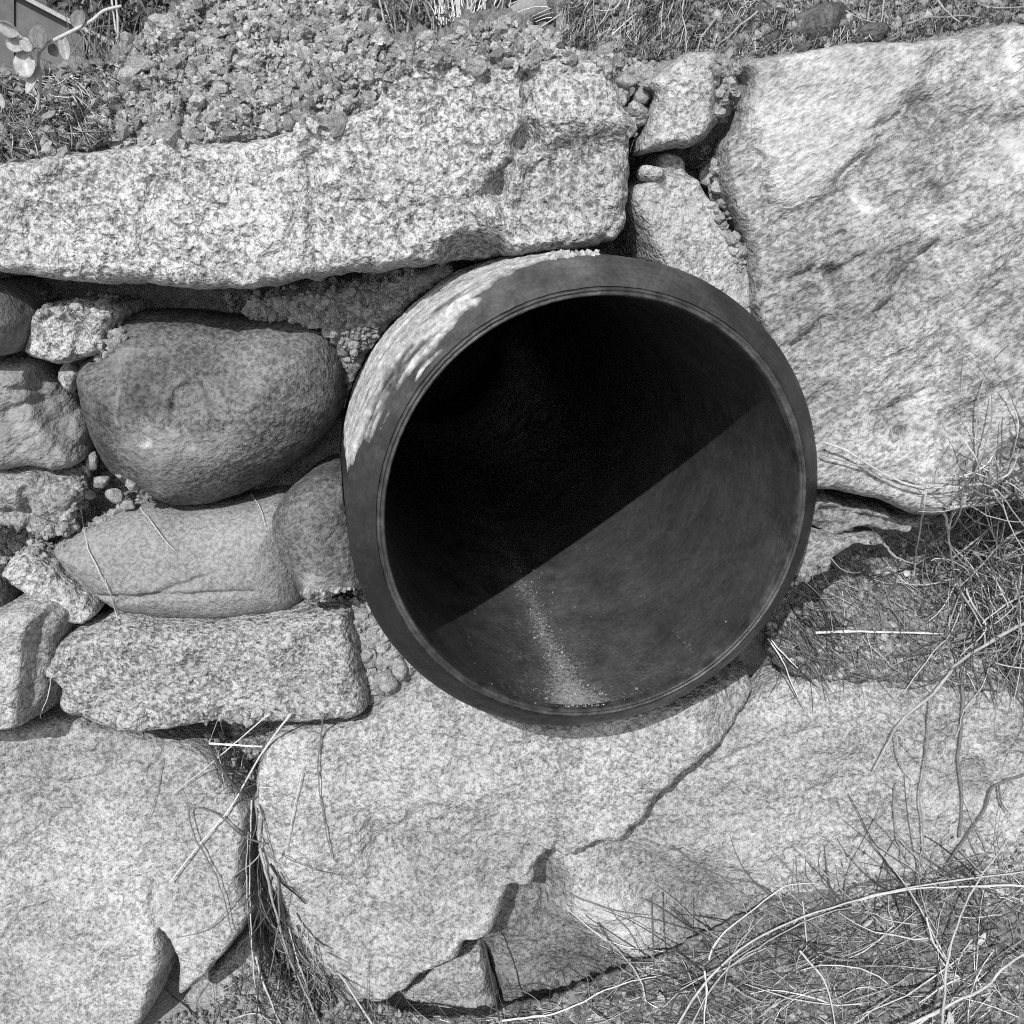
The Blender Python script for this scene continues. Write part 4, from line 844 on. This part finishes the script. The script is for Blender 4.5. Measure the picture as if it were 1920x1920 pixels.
stem('straw', [(264, 952), (300, 1000), (326, 1032)], 4, M_STRAW, 'short straw lying on top of the river stone', 'straw', .005, .8, G2)
stem('straw', [(470, 925), (488, 955), (498, 985)], 3, M_STRAW, 'tiny straw at the right end of the river stone', 'straw', .005, 1.0, G2)
stem('straw', [(98, 1268), (88, 1310), (74, 1345)], 3, M_STRAW, 'thin pale straw along the dark split of the upright stone', 'straw', .006, 1.2)
G3 = 'dry bramble stems right of the pipe'
stem('stick', [(1528, 1187), (1600, 1184), (1680, 1186), (1765, 1188)], 9, M_STRAW, 'straight pale stick lying level on the soil ledge', 'stick', .008, 1.0, None, .5, .0006)
stem('bramble', [(1548, 830), (1600, 850), (1655, 888), (1735, 916), (1850, 908), (1888, 942), (1935, 1010)], 6, M_TWIG, 'upper bramble stem arching over the foot of the largest boulder', 'stem', .018, 1.5, G3)
stem('bramble', [(1537, 850), (1620, 878), (1680, 905), (1735, 918)], 5, M_TWIG, 'lower bramble stem reaching back to the pipe rim', 'stem', .012, .9, G3)
stem('bramble', [(1738, 912), (1729, 965), (1721, 1015), (1711, 1078)], 6, M_TWIG, 'upright bramble stem hanging in front of the dark gap', 'stem', .022, 1.3, G3, more=[([(1680, 886), (1715, 888), (1738, 915)], 5), ([(1733, 918), (1780, 895), (1800, 880)], 3)])
stem('root', [(1655, 1018), (1680, 1044), (1712, 1056), (1742, 1046)], 7, M_STRAW, 'pale curved root under the broken ledges', 'root', .012, 1.1)
stem('bramble', [(1935, 1160), (1850, 1208), (1790, 1250), (1748, 1302), (1690, 1350), (1668, 1388), (1638, 1442)], 10, M_TWIG, 'thick forked bramble stem leaning down over the lower right boulder', 'stem', .03, 1.15, G3, .7, more=[([(1680, 1370), (1688, 1425), (1714, 1462)], 5), ([(1690, 1385), (1712, 1410), (1722, 1418)], 3)])
stem('bramble', [(1746, 1300), (1736, 1420), (1723, 1500), (1733, 1560), (1727, 1645)], 6, M_TWIG, 'thin upright stem hanging straight down from the forked bramble', 'stem', .022, .75, G3)
stem('bramble', [(1688, 1464), (1677, 1480), (1678, 1560), (1690, 1590), (1688, 1615), (1705, 1630)], 5, M_TWIG, 'crooked thin stem left of the straight hanging one', 'stem', .014, .75, G3)
stem('bramble', [(1802, 1250), (1806, 1330), (1796, 1420), (1803, 1500), (1800, 1570)], 9, M_TWIG, 'dark upright stem close to the lower right boulder face', 'stem', .008, .55, G3, .9)
stem('bramble', [(1925, 1450), (1880, 1465), (1858, 1480), (1845, 1520), (1812, 1568), (1770, 1630)], 8, M_DARKTWIG, 'dark crooked twig slanting into the grass on the lower right', 'stem', .014, 1.4, G3, .8, more=[([(1872, 1470), (1876, 1500), (1888, 1522)], 6)])
stem('bramble', [(1770, 955), (1778, 1000), (1784, 1048), (1800, 1108), (1842, 1172), (1845, 1210)], 7, M_TWIG, 'zigzag bramble stem dropping through the tangle on the right edge', 'stem', .03, 1.1, G3, more=[([(1784, 1048), (1830, 1010), (1880, 975), (1935, 940)], 6), ([(1770, 1045), (1750, 1010), (1740, 985)], 4)])
stem('bramble', [(1780, 950), (1850, 945), (1935, 930)], 9, M_TWIG, 'level grey bramble stem along the bottom of the largest boulder', 'stem', .02, 1.2, G3)
stem('bramble', [(1825, 1035), (1860, 1075), (1885, 1125), (1890, 1140)], 6, M_TWIG, 'short slanting bramble stem in the middle of the right tangle', 'stem', .04, 1.3, G3)
stem('bramble', [(1810, 1100), (1822, 1130), (1850, 1170), (1838, 1195), (1800, 1230)], 6, M_TWIG, 'kinked bramble stem just above the thick forked one', 'stem', .034, 1.4, G3, more=[([(1843, 1168), (1890, 1130), (1935, 1115)], 5)])
stem('bramble', [(1935, 985), (1880, 1015), (1850, 1050), (1800, 1100)], 8, M_TWIG, 'bramble stem crossing down to the left from the right edge', 'stem', .045, .9, G3)
stem('bramble', [(1880, 1230), (1905, 1280), (1925, 1320)], 7, M_DARKTWIG, 'short dark stem on the right edge below the forked bramble', 'stem', .02, 1.3, G3)
stem('thorny_shoot', [(1935, 800), (1915, 795), (1908, 780)], 8, M_DARKTWIG, 'stubby dark shoot poking in at the right edge', 'shoot', .03, .8, None, .9, more=[([(1935, 845), (1910, 832), (1895, 822)], 8), ([(1935, 880), (1915, 860)], 8)])
G4 = 'long stems lying over the foot of the wall'
stem('grass_stalk', [(1262, 1935), (1330, 1832), (1430, 1752), (1560, 1702), (1700, 1664), (1935, 1632)], 7, M_STRAW, 'longest grass stem sweeping over the litter bank to the right edge', 'grass stem', .03, .75, G4, .6)
stem('grass_stalk', [(1290, 1935), (1350, 1830), (1440, 1765), (1540, 1715), (1600, 1700)], 5, M_STRAW, 'grass stem sweeping just inside the longest one', 'grass stem', .024, .6, G4)
stem('grass_stalk', [(1330, 1800), (1350, 1755), (1420, 1700), (1470, 1662), (1530, 1655)], 6, M_STRAW, 'pale grass stem above the sweeping ones, against the boulder', 'grass stem', .02, .9, G4)
stem('grass_stalk', [(1765, 1935), (1775, 1810), (1800, 1720), (1832, 1655), (1900, 1560)], 7, M_STRAW, 'tall grass stem rising from the bottom edge on the right', 'grass stem', .06, .7, G4)
stem('grass_stalk', [(1680, 1935), (1770, 1890), (1850, 1850), (1880, 1815), (1935, 1782)], 10, M_STRAW, 'thick pale cane across the bottom right corner', 'cane', .05, .8, G4)
stem('grass_stalk', [(1322, 1820), (1324, 1870), (1320, 1935)], 6, M_STRAW, 'short bright upright straw under the sweeping stems', 'grass stem', .03, 1.2, G4)
stem('grass_stalk', [(1500, 1782), (1546, 1838), (1560, 1890), (1566, 1935)], 7, M_STRAW, 'curved grass stem in the middle of the litter bank', 'grass stem', .03, .75, G4)
stem('grass_stalk', [(1505, 1690), (1512, 1760), (1512, 1780)], 5, M_STRAW, 'short pale stem standing on the litter bank', 'grass stem', .02, .8, G4)
stem('grass_stalk', [(1738, 1720), (1750, 1770), (1785, 1815)], 6, M_STRAW, 'short grass stem beside the tall one', 'grass stem', .035, .9, G4)
stem('grass_stalk', [(1935, 1660), (1820, 1662), (1700, 1668), (1600, 1690)], 7, M_STRAW, 'level grass stem at the top of the litter bank', 'grass stem', .03, .9, G4)
stem('stalk', [(884, 1690), (910, 1780), (925, 1850), (936, 1915)], 6, M_DARKTWIG, 'black thin stem standing at the small triangular stone', 'stem', .02, .5, None, .8, .0005, flat=(-.005, -.06))
stem('stalk', [(1222, 1682), (1224, 1750), (1227, 1815)], 5, M_DARKTWIG, 'straight dark stem before the lower right boulder', 'stem', .018, .9, None, .8, .0005, flat=(-.06, -.09))
stem('stalk', [(1262, 1588), (1330, 1636), (1400, 1654), (1445, 1668)], 6, M_DARKTWIG, 'dark stem lying flat on the lower right boulder', 'stem', .006, 1.5)
stem('stalk', [(1066, 1675), (1140, 1705), (1215, 1715)], 5, M_DARKTWIG, 'dark stem pointing at the straight upright one', 'stem', .006, 1.8)
stem('stalk', [(1120, 1730), (1140, 1760), (1150, 1795)], 5, M_DARKTWIG, 'short dark sprig above the litter left of the upright stem', 'stem', .012, 1.5)
stem('grass_stalk', [(756, 1885), (830, 1886), (880, 1900), (935, 1910)], 5, M_STRAW, 'dark-edged straw lying on the small triangular stone', 'straw', .012, .5, G4)
stem('grass_stalk', [(940, 1912), (1020, 1905), (1080, 1885), (1150, 1850), (1230, 1830)], 6, M_STRAW, 'pale straw running along the litter by the triangular stone', 'straw', .016, 1.1, G4)
stem('straw', [(1440, 1198), (1466, 1236), (1496, 1308)], 5, M_STRAW, 'straw poking out from under the lower right of the pipe', 'straw', .014, 1.1)
stem('straw', [(1446, 1200), (1470, 1226), (1496, 1252)], 4, M_STRAW, 'shorter straw beside the one under the pipe', 'straw', .014, 1.2)
G5 = 'stems hanging down the bank at the top right'
stem('dry_stalk', [(1285, -15), (1278, 20), (1286, 60), (1284, 100)], 5, M_STRAW, 'wavy pale stem hanging down to the small cap stone', 'stem', .016, .6, G5)
stem('dry_stalk', [(1355, 20), (1330, 50), (1312, 70), (1306, 98)], 5, M_STRAW, 'crooked stem right of the wavy pale one', 'stem', .016, .55, G5)
stem('dry_stalk', [(1420, 22), (1380, 55), (1340, 90)], 5, M_STRAW, 'straight slanting stem on the bank above the cap stone', 'stem', .016, .6, G5)
for k, (p, w) in enumerate([([(1660, -10), (1655, 20), (1650, 50)], 6), ([(1750, -10), (1770, 20), (1800, 40)], 6), ([(1830, 5), (1870, 15), (1935, 12)], 7), ([(1560, 0), (1600, 30), (1650, 45)], 5), ([(1700, 45), (1760, 30), (1840, 35)], 6)]):
    stem('dry_stalk', p, w, M_STRAW, ['upright dry stem on the bank above the largest boulder', 'slanting dry stem on the bank above the largest boulder', 'level dry stem at the top right corner', 'thin dry stem on the bank above the smooth lobe of the boulder', 'dry stem lying close behind the top edge of the boulder'][k], 'stem', .02, [.5, .55, .45, .5, .4][k], G5)


# ------------------------------------------------------------------ leaves and the sapling at the top left
def leaf_mesh(c, right, up, w, h, cup, seed, nu=7, nv=9):
    """a bent, ribbed blade of a leaf with thickness"""
    right, up = np.asarray(right, float), np.asarray(up, float); right /= np.linalg.norm(right); up -= right * (up @ right); up /= np.linalg.norm(up); nn = np.cross(right, up)
    a, b = np.meshgrid(np.linspace(-1, 1, nu), np.linspace(0, 1, nv))
    wid = np.sin(math.pi * np.clip(b * .96 + .02, 0, 1)) ** .6 * (1 - .15 * b)
    x = a * wid * w * .5; y = (b - .5) * h; z = cup * (np.abs(a) ** 1.5 * wid) * w + cup * .6 * h * (b - .5) ** 2 + .03 * w * perlin(np.column_stack([a.ravel() * 2, b.ravel() * 3, np.full(a.size, seed)]), seed).reshape(a.shape)
    top = c + x.reshape(-1, 1) * right + y.reshape(-1, 1) * up + z.reshape(-1, 1) * nn
    V = np.vstack([top, top - nn * .0006]); m = nu * nv
    i = np.arange(m).reshape(nv, nu); Q = np.stack([i[:-1, :-1], i[:-1, 1:], i[1:, 1:], i[1:, :-1]], -1).reshape(-1, 4)
    rim = np.concatenate([i[0, :], i[1:, -1], i[-1, -2::-1], i[-2:0:-1, 0]]); r2 = np.roll(rim, -1)
    return V, np.concatenate([Q, Q[:, ::-1] + m, np.column_stack([r2, rim, rim + m, r2 + m])])


sap_base = at(72, 200, .03)
sap = empty('sapling', sap_base, 'sapling with pale round leaves and a bare twig at the top left', 'plant')


def sap_tube(name, pts, y, w, tone, mat):
    P = np.array([at(u, v, yy) for (u, v), yy in zip(catmull(pts, 5), np.interp(np.linspace(0, 1, 5 * (len(pts) - 1) + 1), np.linspace(0, 1, len(y)), y))])
    V, Q, T = tubes([(P, w * .5 * MPP * np.linspace(1, .7, len(P)), tone)], 7); return mk(name, V, Q, None, mat, T, sap)


sap_tube('stem', [(72, 205), (76, 150), (72, 108), (86, 86), (130, 60)], (.03, .0, -.005), 6, 1.2, M_TWIG)
sap_tube('twig', [(54, 100), (120, 66), (170, 40), (195, 20), (228, 11)], (-.01, .0), 6.5, .8, M_STRAW)
sap_tube('side_stem', [(48, 95), (40, 70), (20, 52), (4, 58)], (0, .01), 4, 1.2, M_TWIG)
for k, (u, v, w, h, rot, cup, tn) in enumerate([(18, 54, 26, 40, 1.2, .35, 1.0), (30, 84, 24, 34, 1.4, .3, 1.25), (48, 120, 40, 44, .2, .15, 1.45), (62, 150, 17, 50, -.45, .2, 1.5), (76, 70, 36, 38, .1, .25, .55), (122, 90, 20, 42, .15, .2, 1.15), (150, 38, 30, 32, -.3, .25, .6), (102, 94, 20, 22, .5, .3, .9), (50, 84, 22, 26, .8, .2, 1.2), (92, 215, 34, 10, .3, .1, .9), (4, 190, 12, 24, .2, .2, 1.3)]):
    c = at(u, v, -.012 + .004 * (k % 4)); right = np.array([math.cos(rot), -.25 + .12 * (k % 3), math.sin(rot)]); up = np.array([-math.sin(rot), .15, math.cos(rot)])
    V, Q = leaf_mesh(c, right, up, w * MPP, h * MPP, cup, k + 3); mk('leaf', V, Q, None, M_LEAF, tn * .55 * (1 + .35 * fbm(V * 130, 3, k)) * np.tile(np.where(np.abs(np.tile(np.linspace(-1, 1, 7), 9)) < .1, 1.2, 1.0), 2), sap)

G6 = 'fallen pale leaves in the litter'
for k, (u, v, w, h, rot, lab) in enumerate([(1625, 1732, 12, 30, -1.0, 'small bright curled leaf in the middle of the litter bank'), (1782, 1912, 14, 34, .2, 'bright leaf at the bottom edge beside the thick cane'), (1750, 1018, 14, 18, .5, 'bright leaf scrap in the dark gap on the right'), (1865, 1118, 12, 18, -.4, 'bright leaf scrap in the tangle above the forked bramble'),
                                             (1806, 1020, 10, 24, 1.4, 'pale flat leaf scrap under the crossing bramble stems'), (1625, 1680, 14, 12, 0, 'round pale leaf scrap at the top of the litter bank'), (1700, 1075, 14, 14, .6, 'tiny bright leaf at the lower end of the upright bramble'), (1455, 1880, 10, 28, -.9, 'pale narrow leaf among the straws at the bottom'), (88, 275, 10, 26, -.7, 'bright curled leaf on the rim of the long block at far left'), (1240, 1870, 16, 22, .4, 'dull leaf in the dark litter near the triangular stone'), (1840, 1760, 14, 30, -.6, 'pale leaf under the tall grass stem')]):
    P = drape([(u, v)], .008)[0]; right = np.array([math.cos(rot), -.2, math.sin(rot)]); up = np.array([-math.sin(rot), .4, math.cos(rot)])
    V, Q = leaf_mesh(P, right, up, w * MPP, h * MPP, .3, k + 20); tag(mk('fallen_leaf', V, Q, None, M_LEAF, np.full(len(V), .85 + .1 * (k % 4)), None, True, P), lab, 'leaf', G6)

# ------------------------------------------------------------------ behind the wall: boards, shrubs, a stump, grass tufts
fb = at(60, 140, .9)
fence = empty('board_fence', (fb[0], .9, fb[2] - .05), 'low fence of grey boards behind the sapling', 'fence')


def board(poly, y, th, mat, name, tone=1.0):
    a = np.array([at(u, v, y) for u, v in poly]); b = a + np.array([0, th, 0]); n = len(a); V = np.vstack([a, b])
    i = np.arange(n); j = np.roll(i, -1); Q = np.column_stack([j, i, i + n, j + n])
    o = mk(name, V, np.vstack([Q, [[0, 1, 2, 3]], [[n + 3, n + 2, n + 1, n]]]) if n == 4 else Q, None, mat, np.full(2 * n, tone), fence, False)
    return o


board([(-150, 190), (26, 190), (26, -20), (-150, -110)][::1], .90, .02, M_BOARD, 'board')
board([(29, 190), (157, 190), (157, 52), (29, -18)], .905, .02, M_BOARD, 'board', 1.1)
board([(166, 190), (236, 190), (236, 98), (166, 58)], .91, .02, M_BOARD, 'board', 1.15)
board([(-60, -64), (240, 93), (240, 101), (-60, -56)][::-1], .885, .03, M_STRAW, 'rail', .6)
board([(158, 190), (163, 190), (163, 60), (158, 56)], .92, .03, M_TWIG, 'post', 1.0)


def shrub(name, u, v, y, sx, sz, n, seed, label, tone=(.4, 1.6), leaf=.016, cat='shrub', mat=None):
    g = np.random.default_rng(seed); c = at(u, v, y); base = np.array([c[0], y, hill_z(np.array(c[0]), np.array(y)) - .02])
    root = empty(name, base, label, cat)
    lines = []; tips = []
    for k in range(max(8, n // 40)):
        tip = c + np.array([sx, .8 * sx, sz]) * g.normal(size=3) * .55; m_ = (base + tip) / 2 + .25 * sx * g.normal(size=3)
        P = catmull([base + .2 * sx * g.normal(size=3) * np.array([1, 1, 0]), m_, tip], 5); lines.append((P, np.linspace(.004, .0012, len(P)), g.uniform(.5, 1.6))); tips.append(P)
    V, Q, T = tubes(lines, 5); mk('branches', V, Q, None, M_TWIG, T, root)
    allp = np.vstack(tips); ctr = allp[g.integers(0, len(allp), n)] + g.normal(size=(n, 3)) * np.array([sx, sx, sz]) * .22
    d1 = g.normal(size=(n, 3)); d1 /= np.linalg.norm(d1, axis=1)[:, None]; d2 = np.cross(d1, g.normal(size=(n, 3))); d2 /= np.linalg.norm(d2, axis=1)[:, None]
    L = leaf * g.uniform(.5, 1.2, n)[:, None]; nn = np.cross(d1, d2) * L * .18
    V = np.stack([ctr - d1 * L, ctr - d2 * L * .35 + nn, ctr + d1 * L, ctr + d2 * L * .35 + nn], 1).reshape(-1, 3)
    i = np.arange(n)[:, None] * 4; tris = np.vstack([i + np.array([0, 1, 2]), i + np.array([0, 2, 3])])
    o = mk('foliage', V, None, tris, mat or M_SHRUB, np.repeat(g.uniform(*tone, n), 4), root, False); o['kind'] = 'stuff'
    return root


shrub('shrub', 215, 20, 1.1, .13, .12, 1400, 1, 'dark shrub between the board fence and the soil heap')
shrub('shrub', 330, -40, 1.5, .16, .12, 1200, 2, 'dark shrub hidden mostly by the top of the soil heap')
shrub('shrub', 640, -10, 1.2, .16, .10, 1500, 3, 'dark shrub behind the peak of the soil heap')
shrub('shrub', 760, 50, .7, .08, .035, 1500, 4, 'low grey-green shrub behind the dip in the soil heap', (.9, 2.6), .007)
shrub('shrub', 900, -5, 1.3, .14, .09, 1400, 5, 'dark shrub behind the grass tuft, left of the stump')


def tuft(u, v, y, n, h, seed, label, tone=(.7, 1.3), spread_=.5, down=False):
    g = np.random.default_rng(seed); c = at(u, v, y); lines = []
    for k in range(n):
        b = c + g.normal(size=3) * np.array([.02, .02, .004]); a = g.normal() * spread_; L = h * g.uniform(.5, 1.1); e = b + L * np.array([math.sin(a), g.normal() * .3, math.cos(a)])
        m_ = (b + e) / 2 + np.array([0, 0, L * .12]); e = e - np.array([0, 0, L * .15 * abs(a)])
        P = catmull([b, m_, e], 4); lines.append((P, np.linspace(.0012, .0004, len(P)), g.uniform(*tone)))
    V, Q, T = tubes(lines, 4); return tag(mk('grass_tuft', V, Q, None, M_STRAW, T, None, True, c), label, 'grass tuft', 'grass tufts behind the wall top')


tuft(862, 40, .75, 60, .10, 1, 'pale grass tuft right of the dark shrub, behind the soil heap', (.8, 1.5), .35)
tuft(745, 22, .75, 30, .05, 2, 'small grass tuft behind the dip in the soil heap', (.15, .5), .5)
tuft(300, 70, .8, 40, .05, 3, 'small dark grass tuft left of the soil heap peak', (.08, .3), .6)
tuft(180, 110, .75, 40, .07, 4, 'grass tuft at the right end of the board fence', (.1, .45), .6)
tuft(1150, 60, .18, 90, .09, 5, 'large bleached grass tuft hanging on the bank above the cap stone', (.6, 1.3), 1.2)

# old root stump at the top centre
P = np.array([at(u, v, y) for u, v, y in [(905, 70, .42), (940, 48, .40), (975, 26, .39), (1010, 14, .38), (1050, 10, .36), (1090, 14, .33)]]); P = catmull(P, 5)
V, Q, T = tubes([(P, np.interp(np.linspace(0, 1, len(P)), [0, .4, 1], [.008, .014, .022]) * (1 + .2 * perlin(P * 40, 3)), .9)], 12)
tag(mk('dead_branch', V, Q, None, M_TWIG, T, None, True, P[0]), 'thick dead branch lying behind the soil heap at top centre', 'branch')
